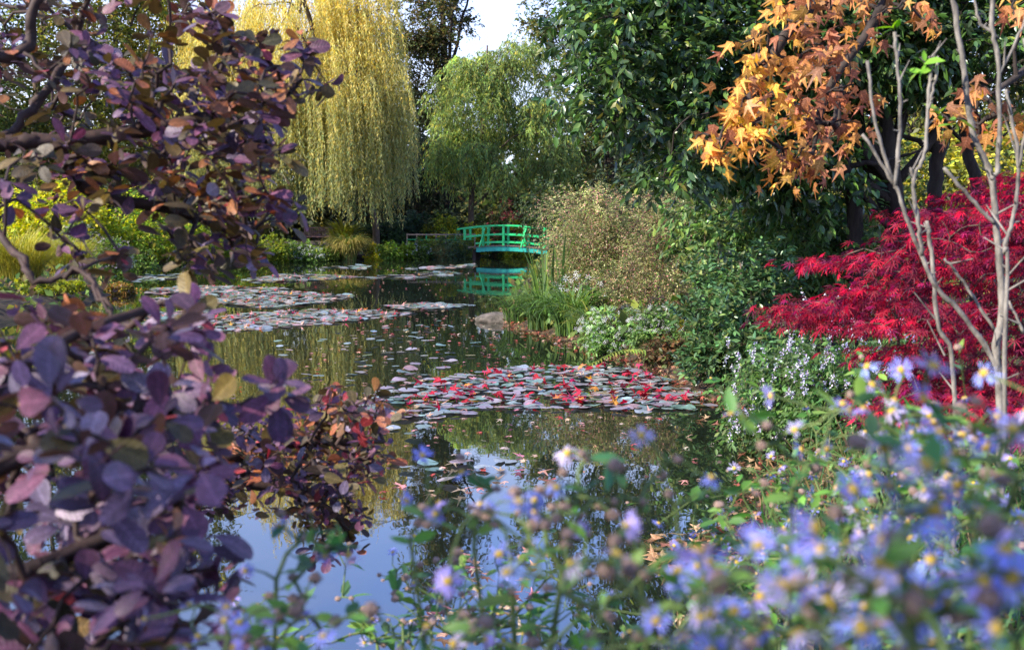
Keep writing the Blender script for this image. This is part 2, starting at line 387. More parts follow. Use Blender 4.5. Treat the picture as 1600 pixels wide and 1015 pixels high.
def frames(d, n):
    y = norm(d); x = norm(np.cross(y, n)); z = np.cross(x, y)
    return np.stack([x, y, z], 2)
def scatter(name, T, pos, Rm, s, col, mat, curl=None, smooth=True):
    Vt, Ft = T; n, k = len(pos), len(Vt)
    Lc = Vt[None] * s[:, None, None]
    if curl is not None: Lc[:, :, 2] -= (curl * s)[:, None] * (Vt[:, 1] ** 2)[None] + (curl * s)[:, None] * 1.0 * (Vt[:, 0] ** 2)[None]
    V = np.einsum('nij,nkj->nki', Rm, Lc) + pos[:, None]
    Fx = (Ft[None] + (np.arange(n) * k)[:, None, None]).reshape(-1, Ft.shape[1])
    return new_mesh(name, V.reshape(-1, 3), Fx, np.repeat(col, k, 0), np.tile(Vt[:, :2], (n, 1)), mat, smooth)
def palette(rg, n, pal, jit=.2, hue=.08, wts=None):
    pal = np.array(pal, float); w_ = np.ones(len(pal)) if wts is None else np.array(wts, float)
    i = rg.choice(len(pal), n, p=w_ / w_.sum()); c = pal[i] * np.exp(rg.normal(0, jit, (n, 1))) * np.exp(rg.normal(0, hue, (n, 3)))
    return np.clip(c, 0.002, .9)
def foliage(root, T, pos, d, nrm, size, col, mat, nparts=0, part='leaf', rest='foliage', curl=.25, rg=None, restkind='stuff', K=12):
    """leaves of one thing: the nparts that show largest as objects of their own, the rest joined"""
    rg = rg or rng_(5); base = np.array(root.location) if root else np.zeros(3)
    Rm = frames(d, nrm); n = len(pos); cu = curl * rg.uniform(-.3, 1.6, n)
    pick = np.zeros(n, bool)
    if nparts:
        px, py, f = proj(pos); ok = (f > .2) & (px > 5) & (px < 1595) & (py > 5) & (py < 1010)
        sz = size * FPX / np.maximum(f, .2); cell = max(5.0, float(np.median(sz[ok])) * .45) if ok.any() else 6
        key = (px // cell).astype(int) * 5000 + (py // cell).astype(int); best = {}
        for i in np.where(ok)[0]:
            j = best.get(key[i])
            if j is None or f[i] < f[j]: best[key[i]] = i
        c = np.array(sorted(best.values(), key=lambda i: -sz[i])[:nparts], int)
        pick[c] = True
        Kn = min(K, max(1, len(c))); ref = rg.choice(c, Kn, replace=False) if len(c) else []
        ms = [scatter(part, T, np.zeros((1, 3)), np.eye(3)[None], np.ones(1), col[r:r + 1], mat, cu[r:r + 1]) for r in ref]
        rc = col[ref]
        for i in c:
            e = ((rc - col[i]) ** 2).sum(1); m_ = ms[int(rg.choice(np.argsort(e)[:2]))]
            o = obj(part, m_, root)
            mt = np.eye(4); mt[:3, :3] = Rm[i] * size[i]; mt[:3, 3] = pos[i] - base
            o.matrix_basis = Matrix(mt.tolist())
    r = ~pick
    if r.any():
        return obj(rest, scatter(rest, T, pos[r] - base, Rm[r], size[r], col[r], mat, cu[r]), root, kind=restkind)
def twig_leaves(rg, C, rad, ntw, nlf, L, droop=.3, up=.2, spread=.8, ldroop=.2, nrand=.6, fill=.8):
    """twigs growing out of clumps C (radius rad) with leaves set along them"""
    C = np.asarray(C); nC = len(C); rad = np.broadcast_to(np.asarray(rad, float), (nC,)) if np.ndim(rad) < 2 else rad
    ci = np.repeat(np.arange(nC), ntw); n = len(ci)
    u = norm(rg.normal(0, 1, (n, 3))); rr = rad[ci]
    rr = rr[:, None] if rr.ndim == 1 else rr
    s = C[ci] + u * rr * (rg.random((n, 1)) ** .5) * fill
    d = norm(u + rg.normal(0, .45, (n, 3)) + A(0, 0, up)); l = L * rg.uniform(.5, 1.2, n)
    t = np.linspace(.12, 1, nlf)[None] * np.ones((n, 1)) + rg.normal(0, .03, (n, nlf))
    pos = s[:, None] + d[:, None] * (l[:, None] * t)[:, :, None]; pos[:, :, 2] -= droop * l[:, None] * t ** 2
    dt = norm(d[:, None] - A(0, 0, 1) * (2 * droop * t)[:, :, None])
    side = norm(np.cross(dt, A(0, 0, 1) + rg.normal(0, .4, (n, nlf, 3)))) * np.where(np.arange(nlf) % 2 == 0, 1, -1)[None, :, None]
    ld = norm(dt * .7 + side * spread + rg.normal(0, .25, (n, nlf, 3)) - A(0, 0, ldroop))
    nn = norm(A(0, 0, 1) + rg.normal(0, nrand, (n, nlf, 3)))
    end = s + d * l[:, None]; end[:, 2] -= droop * l
    return pos.reshape(-1, 3), ld.reshape(-1, 3), nn.reshape(-1, 3), np.repeat(ci, nlf), (s, end)
def clumps(rg, ells, n, shell=.5):
    """clump centres inside a list of ellipsoids (centre, radii)"""
    vol = np.array([r[0] * r[1] * r[2] for c, r in ells]); k = rg.choice(len(ells), n, p=vol / vol.sum())
    u = norm(rg.normal(0, 1, (n, 3))); rr = rg.uniform(shell, 1, n) ** .6
    return np.array([ells[i][0] for i in k]) + u * rr[:, None] * np.array([ells[i][1] for i in k])

def tree(name, label, cat, base, ells, nclump, crad, ntw, nlf, L, lsize, pal, wts=None, T=T_DIAMOND, mat='leaf_far', bark='bark_dark', trunk=.2,
         fork=.45, group=None, seed=1, droop=.3, ldroop=.2, nparts=0, shell=.5, jit=.22, clumpjit=.25, limbs=6, part='leaf', up=.2, tip=None, topc=None, nrand=.6, minz=None):
    rg = rng_(seed); base = np.array(base, float)
    base[2] = gz(base[0], base[1]) - .05
    root = empty(name, base, label, cat, group)
    C = clumps(rg, ells, nclump, shell)
    if minz is not None: C[:, 2] = np.maximum(C[:, 2], minz + rg.random(len(C)) * .2)
    cen = np.average([e[0] for e in ells], axis=0, weights=[e[1][0] for e in ells])
    top = np.array([base[0] * .4 + cen[0] * .6, base[1] * .4 + cen[1] * .6, max(e[0][2] + e[1][2] * .5 for e in ells)])
    if trunk:
        pts = [base, base + (top - base) * .33 + A(*rg.normal(0, .1, 2), 0) * trunk * 5, base + (top - base) * .66 + A(*rg.normal(0, .1, 2), 0) * trunk * 5, top]
        sp = smooth_path(pts, 6)
        tube('trunk', pts, trunk, trunk * .25, M[bark], root, base, n=6, sides=9)
        start = sp[int(len(sp) * fork * .6):]
        lim = C[rg.choice(len(C), min(limbs, len(C)), replace=False)]
        lp = []
        for q in lim:
            a = sp[int(np.clip((q[2] - base[2]) / max(top[2] - base[2], .1) * .6, fork * .5, .9) * (len(sp) - 1))]
            pts = [a, a + (q - a) * .5 + A(0, 0, .12 * np.linalg.norm(q - a)), q]
            tube('limb', pts, trunk * .42, trunk * .1, M[bark], root, base, n=5, sides=6, wob=trunk * .15, rg=rg); lp.append(smooth_path(pts, 3))
    else:
        start = np.array([base, base + A(0, 0, .1)]); lp = [start]; sp = start
    pos, d, n_, ci, (s, e) = twig_leaves(rg, C, crad * rg.uniform(.6, 1.3, len(C)), ntw, nlf, L, droop, up, ldroop=ldroop, nrand=nrand)
    g = grow([start] + lp, C, rg, tip=tip or max(.002, trunk * .035), wob=.06)
    k = rg.random(len(s)) < .5
    tr = (tip or max(.002, trunk * .035)) * .6
    near = C[ci[::nlf]]
    Pa = np.vstack([g[0], near[k]]); Pb = np.vstack([g[1], e[k]]); Ra = np.concatenate([g[2], np.full(k.sum(), tr)]); Rb = np.concatenate([g[3], np.full(k.sum(), tr * .4)])
    obj('twigs', segs_mesh('twigs', Pa - base, Pb - base, Ra, Rb, M[bark], 4), root, kind='stuff')
    col = palette(rg, len(pos), pal, jit, .08, wts) * np.exp(rg.normal(0, clumpjit, (len(C), 1)))[ci]
    if topc is not None:
        f = sm((pos[:, 2] - topc[0]) / (topc[1] - topc[0]) + rg.normal(0, .2, len(pos)))[:, None]
        col = col * (1 - f) + np.array(topc[2]) * f * np.exp(rg.normal(0, jit, (len(pos), 1)))
    if minz is not None:
        ok = pos[:, 2] > minz; pos, d, n_, col = pos[ok], d[ok], n_[ok], col[ok]
    foliage(root, T, pos, d, n_, lsize * rg.uniform(.6, 1.25, len(pos)), col, M[mat], nparts, part, 'foliage', rg=rg)
    return root
def E(px, py, d, rx, ry, rz): return (P(px, py, d), A(rx, ry, rz))

# ------------------------------------------------------------------ far trees
G_DK = [(.025, .05, .016), (.04, .07, .02), (.05, .075, .03)]
G_MD = [(.05, .09, .03), (.08, .12, .035), (.10, .13, .03)]
G_YG = [(.17, .20, .03), (.26, .26, .03), (.10, .16, .03)]
tr = 'trees beyond the pond'
# big golden weeping willow
def willow():
    rg = rng_(11); base = A(*P(588, 400, 60.5)[:2], 0); base[2] = gz(base[0], base[1]) - .05
    root = empty('weeping_willow', base, 'tall golden weeping willow trailing long curtains of leaves over the far bank', 'tree')
    D = 58.0
    # domes the branches end on: centre, radii
    domes = [(P(478, 110, D), A(4.2, 3.6, 4.6)), (P(540, 160, D - 1.0), A(3.7, 3.2, 3.0)), (P(385, 150, D), A(4.0, 3.4, 3.4)), (P(560, 40, D + .5), A(2.3, 2.4, 3.2)), (P(350, 60, D + 2), A(2.6, 2.6, 3.0)), (P(470, 20, D), A(3.2, 2.6, 3.0))]
    fork = base + A(-.9, -.3, 3.6)
    tube('trunk', [base, base + A(-.1, .1, 1.8), fork], .2, .17, M['bark_brown'], root, base, n=6, sides=10)
    ends = []
    for c, r in domes:
        n = int(9 * r[0])
        u = norm(rg.normal(0, 1, (n, 3))); u[:, 2] = np.abs(u[:, 2]) * .9 - .05; u[:, 1] -= .2; ends.append(c + norm(u) * r * rg.uniform(.55, 1.02, (n, 1)))
        m_ = c + A(0, 0, r[2] * .3)
        tube('limb', [fork, (fork + m_) / 2 + A(0, 0, .6), m_, m_ + A(*rg.normal(0, .8, 2), r[2] * .5)], .2, .05, M['bark_brown'], root, base, n=5, sides=7, wob=.05, rg=rg)
    ends = np.vstack(ends)
    g = grow([[c, c + A(0, 0, r[2] * .4)] for c, r in domes], ends, rg, tip=.012, wob=.05)
    obj('twigs', segs_mesh('twigs', g[0] - base, g[1] - base, g[2], g[3], M['bark_brown'], 4), root, kind='stuff')
    cx = np.mean([d[0][0] for d in domes]); nst = 22
    for j, e in enumerate(ends):
        out = norm(A(e[0] - cx, e[1] - D, 0) + rg.normal(0, .3, 3) * A(1, 1, 0))
        st = e + rg.normal(0, .32, (nst, 3)) * A(1, 1, .55)
        low = rg.uniform(1.7, 3.3) if rg.random() < .75 else rg.uniform(3, 5)
        bot = np.maximum(low + rg.exponential(.45, nst) - .2, 1.35)
        ln = np.minimum(st[:, 2] - bot, rg.uniform(4.5, 9.5) * rg.uniform(.7, 1.1, nst)); ln = np.maximum(ln, .8)
        nl = 70
        t = (np.arange(nl) + rg.random((nst, nl))) / nl
        o = out + rg.normal(0, .25, (nst, 3)) * A(1, 1, 0); sw = rg.uniform(.25, .75, nst)
        hx = sw[:, None] * (1 - np.exp(-3 * t)); 
        pos = st[:, None] + o[:, None] * hx[:, :, None]
        pos[:, :, 2] += .35 * sw[:, None] * np.sin(np.minimum(t * 6, math.pi)) * .5 - ln[:, None] * t
        pos[:, :, 0] += .05 * np.sin(t * 9 + rg.random((nst, 1)) * 6)
        pos = pos.reshape(-1, 3); n = len(pos)
        d = norm(A(0, 0, -1) + rg.normal(0, .5, (n, 3)) * A(1, 1, .4)); nn = norm(rg.normal(0, 1, (n, 3)) + A(0, -.3, .3))
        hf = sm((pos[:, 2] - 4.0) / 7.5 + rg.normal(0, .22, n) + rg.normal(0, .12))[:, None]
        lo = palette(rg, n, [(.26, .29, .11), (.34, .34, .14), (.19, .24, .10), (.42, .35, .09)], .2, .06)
        hi = palette(rg, n, [(.60, .51, .12), (.68, .60, .24), (.46, .44, .15), (.60, .43, .07)], .18, .05)  # upper leaves golder: their own yellow plus sunlight put into the colour
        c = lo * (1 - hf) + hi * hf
        s = rg.uniform(.13, .24, n)
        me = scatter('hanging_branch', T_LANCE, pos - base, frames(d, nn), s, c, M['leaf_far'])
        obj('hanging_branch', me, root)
    return root
willow()
# soft green willow-like tree in the middle
def mid(name, label, px, base_py, D, spec, **k):
    b = P(px, base_py, D)
    return tree(name, label, 'tree', (b[0], b[1], 0), spec, **k)
Dm = 66
mid('feathery_tree', 'feathery grey green tree with drooping sprays behind the green bridge', 735, 395, Dm,
    [E(740, 165, Dm, 2.3, 2.2, 2.6), E(820, 150, Dm + 1, 1.9, 2.2, 2.8), E(720, 240, Dm - 1, 1.7, 1.8, 1.4), E(850, 220, Dm, 1.6, 2, 2.2), E(790, 260, Dm - 1.5, 1.6, 1.6, 1.1), E(758, 112, Dm, 1.6, 1.8, 1.5), E(800, 84, Dm, 1.1, 1.2, .9)],
    nclump=175, crad=.6, ntw=30, nlf=14, L=1.0, lsize=.24, T=T_LANCE, pal=[(.18, .26, .08), (.26, .34, .10), (.12, .19, .06), (.38, .38, .07)], wts=[3, 3, 2, 2], trunk=.2, seed=21, droop=1.0, ldroop=.8, group=tr, bark='bark_brown', shell=.6)
mid('broadleaf_tree', 'very tall dark broadleaf tree rising between the golden willow and the feathery tree', 700, 395, 78,
    [E(655, 20, 78, 2.8, 3, 4.2), E(700, 40, 78, 2.0, 2.4, 2.8), E(640, 120, 77, 2.6, 2.5, 3), E(690, -60, 78, 2.6, 2.6, 3), E(680, 150, 78, 1.9, 2, 2.4), E(640, 220, 77, 2.0, 2, 2.4), E(690, -130, 78, 2.6, 2.6, 3.2), E(730, -60, 78, 1.6, 2, 2.2)],
    nclump=165, crad=.75, ntw=24, nlf=7, L=.8, lsize=.25, pal=[(.05, .075, .025), (.08, .10, .03), (.11, .10, .03), (.14, .10, .04)], trunk=.36, seed=22, group=tr, shell=.3)
mid('oak_tree', 'tall dark tree with leafy boughs reaching over the sky gap above the bridge', 950, 395, 74,
    [E(900, 40, 74, 3.2, 3, 3.2), E(815, -5, 74, 2.2, 1.6, .9), E(790, 14, 75, 1.3, 1, .45), E(775, -12, 75, 1.2, 1, .4), E(850, 40, 74, 1.5, 1.4, 1.2), E(880, 120, 73, 2.6, 2.4, 2.4), E(980, 60, 74, 3.4, 3, 4.5), E(900, 210, 73, 2.3, 2.3, 2.2), E(1000, 220, 73, 3.0, 2.3, 4.2), E(880, -40, 74, 3, 2.4, 1.6), E(850, -100, 74, 2.2, 2.4, 2.4), E(960, -130, 74, 4.0, 3, 4.0), E(1110, -60, 72, 4.5, 3, 5.5), E(1250, -60, 70, 4.5, 3, 6), E(1120, 150, 71, 4, 3, 5)],
    nclump=380, crad=.7, ntw=24, nlf=7, L=.8, lsize=.25, pal=[(.06, .10, .035), (.09, .13, .04), (.12, .14, .045), (.17, .14, .04)], trunk=.4, seed=23, group=tr, shell=.35)
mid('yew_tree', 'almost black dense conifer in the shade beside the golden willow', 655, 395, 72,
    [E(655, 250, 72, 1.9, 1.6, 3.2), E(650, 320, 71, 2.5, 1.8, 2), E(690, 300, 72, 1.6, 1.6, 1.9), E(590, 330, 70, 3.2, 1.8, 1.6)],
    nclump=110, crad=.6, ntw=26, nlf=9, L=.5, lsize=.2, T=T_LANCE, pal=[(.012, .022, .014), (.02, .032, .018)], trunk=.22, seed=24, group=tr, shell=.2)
# trees along the far left, seen through the smoke bush
for i, (px, py, D, rx, rz, pal, lab) in enumerate([
    (60, 120, 62, 4.6, 5.2, [(.13, .15, .03), (.22, .21, .04), (.09, .12, .03)], 'loose olive green tree behind the purple bush, first from the frame side'),
    (190, 90, 66, 4.2, 5.6, [(.16, .17, .03), (.30, .25, .04), (.10, .13, .03)], 'airy yellow olive tree with sky glinting through, behind the purple bush'),
    (300, 110, 70, 4.0, 6.0, [(.24, .22, .04), (.34, .29, .05), (.12, .15, .04)], 'yellowing tree standing directly behind the flank of the golden willow'),
    (-120, 60, 55, 5.0, 6.0, [(.05, .08, .02), (.10, .12, .03)], 'dark green tree at the far edge of the pond beyond the purple bush')]):
    mid('broadleaf_tree', lab, px, 400, D, [E(px, py, D, rx, 3.5, rz), E(px + 40, py + 120, D, rx * .8, 3, rz * .55), E(px - 40, py - 60, D, rx * .7, 3, rz * .6), E(px - 10, py - 200, D, rx * .75, 3, rz * .6)],
        nclump=95, crad=.85, ntw=24, nlf=7, L=.9, lsize=.27, pal=pal, trunk=.28, seed=30 + i, group=tr, shell=.35, bark='bark_brown')
# far wood closing the view
def wood():
    rg = rng_(40); n = 420
    X = rg.uniform(-75, 70, n); Y = rg.uniform(92, 125, n) ; H = rg.uniform(5, 14, n) * np.where((X > -9) & (X < 3), .72, 1.0)
    H = np.where(rg.random(n) < .5, rg.uniform(2.5, 6, n), H); Y = np.where(rg.random(n) < .5, Y, Y - 8)
    C = np.stack([X, Y, H * .85], 1)
    pos, d, nn, ci, _ = twig_leaves(rg, C, np.stack([np.full(n, 3.2), np.full(n, 2.5), H * .42], 1), 55, 6, 1.6, .3)
    col = palette(rg, len(pos), [(.04, .06, .02), (.07, .09, .025), (.12, .11, .03)], .25) * np.exp(rg.normal(0, .2, (n, 1)))[ci]
    me = scatter('woodland', T_DIAMOND, pos, frames(d, nn), rg.uniform(.55, 1.0, len(pos)), col, M['leaf_far'])
    tag(obj('woodland', me), 'dark wood closing the view far behind the pond', 'woodland', kind='stuff')
wood()

# ------------------------------------------------------------------ shrubs
def shrub(name, label, px, D, w_px, top_py, pal, lsize=.1, nclump=40, ntw=16, nlf=8, T=T_DIAMOND, mat='leaf_far', depth=None, seed=1, base_py=None, cat='shrub', L=None, flowers=None, **k):
    b = P(px, 400, D); z0 = gz(b[0], b[1]); top = P(px, top_py, D)[2]
    rx = w_px / 2 / FPX * D; hh = max(top - z0, .3); dp = depth or rx * .8
    root = tree(name, label, cat, (b[0], b[1], 0), [(A(b[0], b[1], z0 + hh * .52), A(rx * .86, dp, hh * .46)), (A(b[0], b[1], z0 + hh * .28), A(rx * .9, dp, hh * .28))], nclump, min(rx, hh) * .22, ntw, nlf,
                L or min(rx, hh) * .35, lsize, pal, T=T, mat=mat, trunk=k.pop('trunk', .03), seed=seed, limbs=4, minz=z0 + .02, **k)
    if flowers:
        fc, n, fs, fmat, hf = flowers; rg = rng_(seed + 500); u = norm(rg.normal(0, 1, (n, 3)) * A(1, 1, .8)); u[:, 1] = -np.abs(u[:, 1]); u[:, 2] = np.abs(u[:, 2]) * (1.0) - hf
        pos = A(b[0], b[1], z0 + hh * .48) + norm(u) * A(rx, dp, hh * .52) * rg.uniform(.95, 1.12, (n, 1)); pos[:, 2] = np.maximum(pos[:, 2], z0 + .05)
        me = scatter('flowers', t_petals(6, seed), pos - np.array(root.location), frames(norm(rg.normal(0, 1, (n, 3))), norm(rg.normal(0, .5, (n, 3)) + A(0, -.8, .7))), rg.uniform(.7, 1.2, n) * fs, palette(rg, n, fc, .1, .04), M[fmat])
        obj('flowers', me, root, kind='stuff')
    return root
gF = 'shrubs on the far bank'
YL = [(.45, .38, .03), (.34, .34, .03), (.22, .28, .03)]
GR = [(.10, .17, .03), (.15, .22, .04), (.07, .12, .03)]
WH = [(.8, .8, .82)]
FB = [ # name, label, px, D, width, top, palette, leaf size, extra
 ('leafy_shrub', 'yellow green bushy shrub on the bank just before the wooden bench', 425, 53.5, 62, 372, [(.20, .26, .03), (.32, .33, .04), (.12, .18, .03)], .14, {}),
 ('leafy_shrub', 'mid green shrub dotted with white blooms at the water in front of the bench', 470, 54.5, 70, 380, GR, .13, dict(flowers=(WH, 120, .17, 'petal', .1))),
 ('leafy_shrub', 'low green plants between the bench shrubs and the big grass tuft', 508, 56.4, 44, 386, [(.14, .22, .04), (.22, .28, .05)], .12, dict(flowers=(WH, 12, .12, 'petal', .3))),
 ('leafy_shrub', 'fresh green herb at the water between the yellow plant and the fence clump', 600, 57.4, 34, 384, [(.15, .25, .04), (.25, .30, .05)], .12, {}),
 ('leafy_shrub', 'olive green plant behind the pale straw grass', 676, 59.6, 40, 376, [(.16, .21, .04), (.26, .25, .05)], .13, {}),
 ('leafy_shrub', 'yellow green tall plant at the left foot of the green bridge', 722, 60.4, 40, 370, [(.18, .22, .04), (.30, .28, .05)], .12, {}),
 ('leafy_shrub', 'bright yellow low plant at the waterline beside the big grass tuft', 583, 57.0, 26, 380, [(.55, .45, .03), (.35, .36, .04)], .12, dict(flowers=(WH, 26, .12, 'petal', .3))),
 ('leafy_shrub', 'fresh green leafy clump at the waterline below the wooden fence', 620, 58.0, 50, 378, [(.16, .26, .03), (.22, .30, .04)], .13, dict(flowers=(WH, 18, .14, 'petal', .3))),
 ('leafy_shrub', 'green clump carrying white flowers under the fence rail', 652, 58.6, 44, 377, GR, .13, dict(flowers=(WH, 90, .17, 'petal', .3))),
 ('juniper_shrub', 'spreading blue green juniper between the fence and the green bridge', 703, 59.2, 84, 368, [(.06, .10, .05), (.09, .13, .05)], .16, dict(T=T_LANCE)),
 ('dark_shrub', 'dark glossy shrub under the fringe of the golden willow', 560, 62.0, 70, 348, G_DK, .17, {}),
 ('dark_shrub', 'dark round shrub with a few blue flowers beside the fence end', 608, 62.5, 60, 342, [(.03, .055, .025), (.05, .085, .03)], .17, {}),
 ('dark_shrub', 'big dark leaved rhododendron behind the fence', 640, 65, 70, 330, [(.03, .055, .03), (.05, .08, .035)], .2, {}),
 ('leafy_shrub', 'green and yellow shrub behind the pale fence rail', 690, 64, 60, 336, [(.12, .18, .03), (.35, .33, .03)], .15, {}),
 ('leafy_shrub', 'golden leaved shrub shining through the near end of the bridge rail', 738, 64, 46, 345, YL, .14, {}),
 ('leafy_shrub', 'dense green bush filling the space behind the middle of the bridge', 770, 66, 90, 335, [(.06, .10, .02), (.09, .13, .025)], .15, {}),
 ('leafy_shrub', 'bright golden bush showing through the middle of the bridge rail', 806, 65, 44, 343, YL, .14, {}),
 ('red_shrub', 'small wine red maple above the bridge rail', 790, 70, 60, 306, [(.14, .03, .035), (.10, .03, .03)], .15, {}),
 ('leafy_shrub', 'light green bush rising behind the bridge end', 842, 67, 70, 318, [(.12, .18, .03), (.18, .22, .04)], .15, {}),
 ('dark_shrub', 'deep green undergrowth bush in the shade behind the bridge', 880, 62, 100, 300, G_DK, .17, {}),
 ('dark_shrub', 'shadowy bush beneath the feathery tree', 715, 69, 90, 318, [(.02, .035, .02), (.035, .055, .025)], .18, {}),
]
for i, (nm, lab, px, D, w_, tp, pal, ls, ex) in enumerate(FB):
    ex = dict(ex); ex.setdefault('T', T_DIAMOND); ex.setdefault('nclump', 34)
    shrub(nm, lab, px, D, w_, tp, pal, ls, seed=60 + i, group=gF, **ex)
gL = 'shrubs on the sunny side bank'
for i, (nm, lab, px, D, w_, tp, pal, ls, ex) in enumerate([
 ('golden_shrub', 'golden yellow arching shrub glowing behind the purple bush', 95, 47, 190, 298, [(.45, .40, .03), (.36, .37, .03), (.25, .30, .03)], .2, dict(nclump=60)),
 ('golden_shrub', 'lime green and gold shrub beside the arching golden one', 235, 49, 190, 305, [(.20, .28, .03), (.36, .36, .03), (.12, .2, .03)], .18, dict(nclump=60)),
 ('leafy_shrub', 'fresh green bank shrub above the pale reeds', 330, 50.5, 130, 350, [(.14, .22, .03), (.24, .29, .03)], .16, {}),
 ('leafy_shrub', 'yellow green mound at the bend of the far bank', 375, 52, 90, 360, [(.26, .30, .03), (.38, .36, .03)], .15, {}),
 ('lilac_shrub', 'mound covered in pale lilac daisies on the sunny bank', 125, 40, 80, 350, GR, .1, dict(flowers=([(.62, .50, .62), (.7, .62, .68)], 330, .10, 'petal', .1))),
 ('lilac_shrub', 'smaller clump of pale lilac daisies just down the bank', 178, 39, 62, 372, GR, .1, dict(flowers=([(.60, .50, .64), (.7, .64, .7)], 240, .10, 'petal', .2))),
 ('leafy_shrub', 'green herb clump with tiny blue flowers by the lilac daisies', 215, 43, 70, 385, GR, .11, dict(flowers=([(.15, .2, .6)], 30, .08, 'petal', .3))),
 ('lilac_shrub', 'low pale lilac clump standing alone at the water edge', 186, 29.5, 40, 446, [(.18, .16, .03), (.3, .16, .05)], .07, dict(flowers=([(.62, .52, .62)], 90, .07, 'petal', .2))),
 ('leafy_shrub', 'rusty orange and green plant at the water edge', 215, 31, 46, 455, [(.25, .12, .03), (.16, .18, .03)], .07, {}),
 ('leafy_shrub', 'low yellow green plants on the near side bank', 60, 25, 150, 460, [(.3, .3, .03), (.2, .24, .03)], .07, {}),
]):
    ex = dict(ex); ex.setdefault('nclump', 38)
    shrub(nm, lab, px, D, w_, tp, pal, ls, seed=90 + i, group=gL, **ex)

# ------------------------------------------------------------------ grasses and blades
def blade_mesh(L, w_, bend, seg, c0, c1, mat, seed):
    """a strap leaf arching in +Y; c0 base colour, c1 tip colour"""
    V = []; C = []; t = np.linspace(0, 1, seg + 1); ang = R(88) - bend * t ** 1.4; p = np.zeros(2)
    for i, a in enumerate(ang):
        ww = w_ * (math.sin(math.pi * min(t[i] * .75 + .22, 1)) ** .7 if i < seg else .08)
        V += [(-ww / 2, p[0], p[1] + .15 * ww), (0, p[0], p[1]), (ww / 2, p[0], p[1] + .15 * ww)]; C += [np.array(c0) * (1 - t[i]) + np.array(c1) * t[i]] * 3
        p = p + np.array([math.cos(a), math.sin(a)]) * L / seg
    Fx = []
    for i in range(seg):
        for k in (0, 1): b = i * 3 + k; Fx += [(b, b + 1, b + 4), (b, b + 4, b + 3)]
    return np.array(V), np.array(Fx), np.array(C)
def tuft(name, label, base, n, L, w_, bend, pal, cat='plant', nparts=0, seed=1, spread=.3, group=None, mat='leaf', out=1.0, part='blade', az=None):
    rg = rng_(seed); base = np.array(base, float); root = empty(name, base, label, cat, group)
    K = 8; vs = []
    for k in range(K):
        c = palette(rg, 2, pal, .12)
        vs.append(blade_mesh(1, w_, rg.uniform(*bend), 6, c[0] * .8, c[1], None, k))
    Vs = []; Fs = []; Cs = []; b = 0; ms = {}
    for i in range(n):
        V, Fx, C = vs[i % K]; a = rg.uniform(0, 2 * math.pi) if az is None else rg.normal(az[0], az[1]); l = L * rg.uniform(.6, 1.15)
        r = spread * math.sqrt(rg.random()); a2 = a + rg.normal(0, .6)
        off = A(math.cos(a2) * r, math.sin(a2) * r, 0); ti = rg.normal(0, .12)
        Mx = np.array((Matrix.Rotation(a - math.pi / 2, 3, 'Z') @ Matrix.Rotation(ti, 3, 'X')))
        if i < nparts:
            if i % K not in ms: ms[i % K] = new_mesh(part, V, Fx, C, V[:, :2], M[mat])
            o = obj(part, ms[i % K], root); mt = np.eye(4); mt[:3, :3] = Mx * l; mt[:3, 3] = off; o.matrix_basis = Matrix(mt.tolist())
        else:
            Vs.append(V @ Mx.T * l + off); Fs.append(Fx + b); Cs.append(C); b += len(V)
    if Vs:
        Vv = np.vstack(Vs); obj('foliage', new_mesh('foliage', Vv, np.vstack(Fs), np.vstack(Cs), Vv[:, :2] * 0, M[mat]), root, kind='stuff')
    return root
def gp(px, D, dz=-.02):
    b = P(px, 400, D); return (b[0], b[1], gz(b[0], b[1]) + dz)
gs = 'ornamental grasses by the water'
tuft('grass_tuft', 'large rounded green grass tuft turning straw yellow at the water before the bench', gp(545, 56.6), 900, 1.9, .018, (2.1, 3.1), [(.12, .20, .05), (.18, .26, .07), (.40, .32, .10)], 'grass', seed=1, spread=.35, group=gs)
tuft('grass_tuft', 'pale straw coloured grass tuft beside the juniper', gp(688, 58.8), 260, 1.2, .015, (1.0, 1.8), [(.35, .24, .10), (.22, .18, .07)], 'grass', seed=2, spread=.3, group=gs)
tuft('grass_tuft', 'huge yellow green fountain grass on the sunny bank behind the purple bush', gp(28, 27), 1200, 1.65, .010, (1.2, 2.3), [(.36, .34, .05), (.28, .30, .05), (.45, .38, .08)], 'grass', seed=3, spread=.5, group=gs)
tuft('grass_tuft', 'second yellow fountain grass close to the lilac daisies', gp(105, 33), 900, 1.4, .012, (1.2, 2.3), [(.38, .36, .05), (.24, .28, .05)], 'grass', seed=4, spread=.5, group=gs)
tuft('grass_tuft', 'upright dark green reeds at the foot of the sunny bank', gp(270, 47.5), 420, 1.0, .03, (.6, 1.6), [(.08, .12, .05), (.12, .17, .05)], 'grass', seed=5, spread=1.5, group=gs)
tuft('grass_tuft', 'small green and gold fern tuft behind the large grass tuft', gp(535, 58.5), 200, 2.1, .05, (1.4, 2.2), [(.22, .24, .04), (.3, .28, .04)], 'grass', seed=6, spread=.3, group=gs)

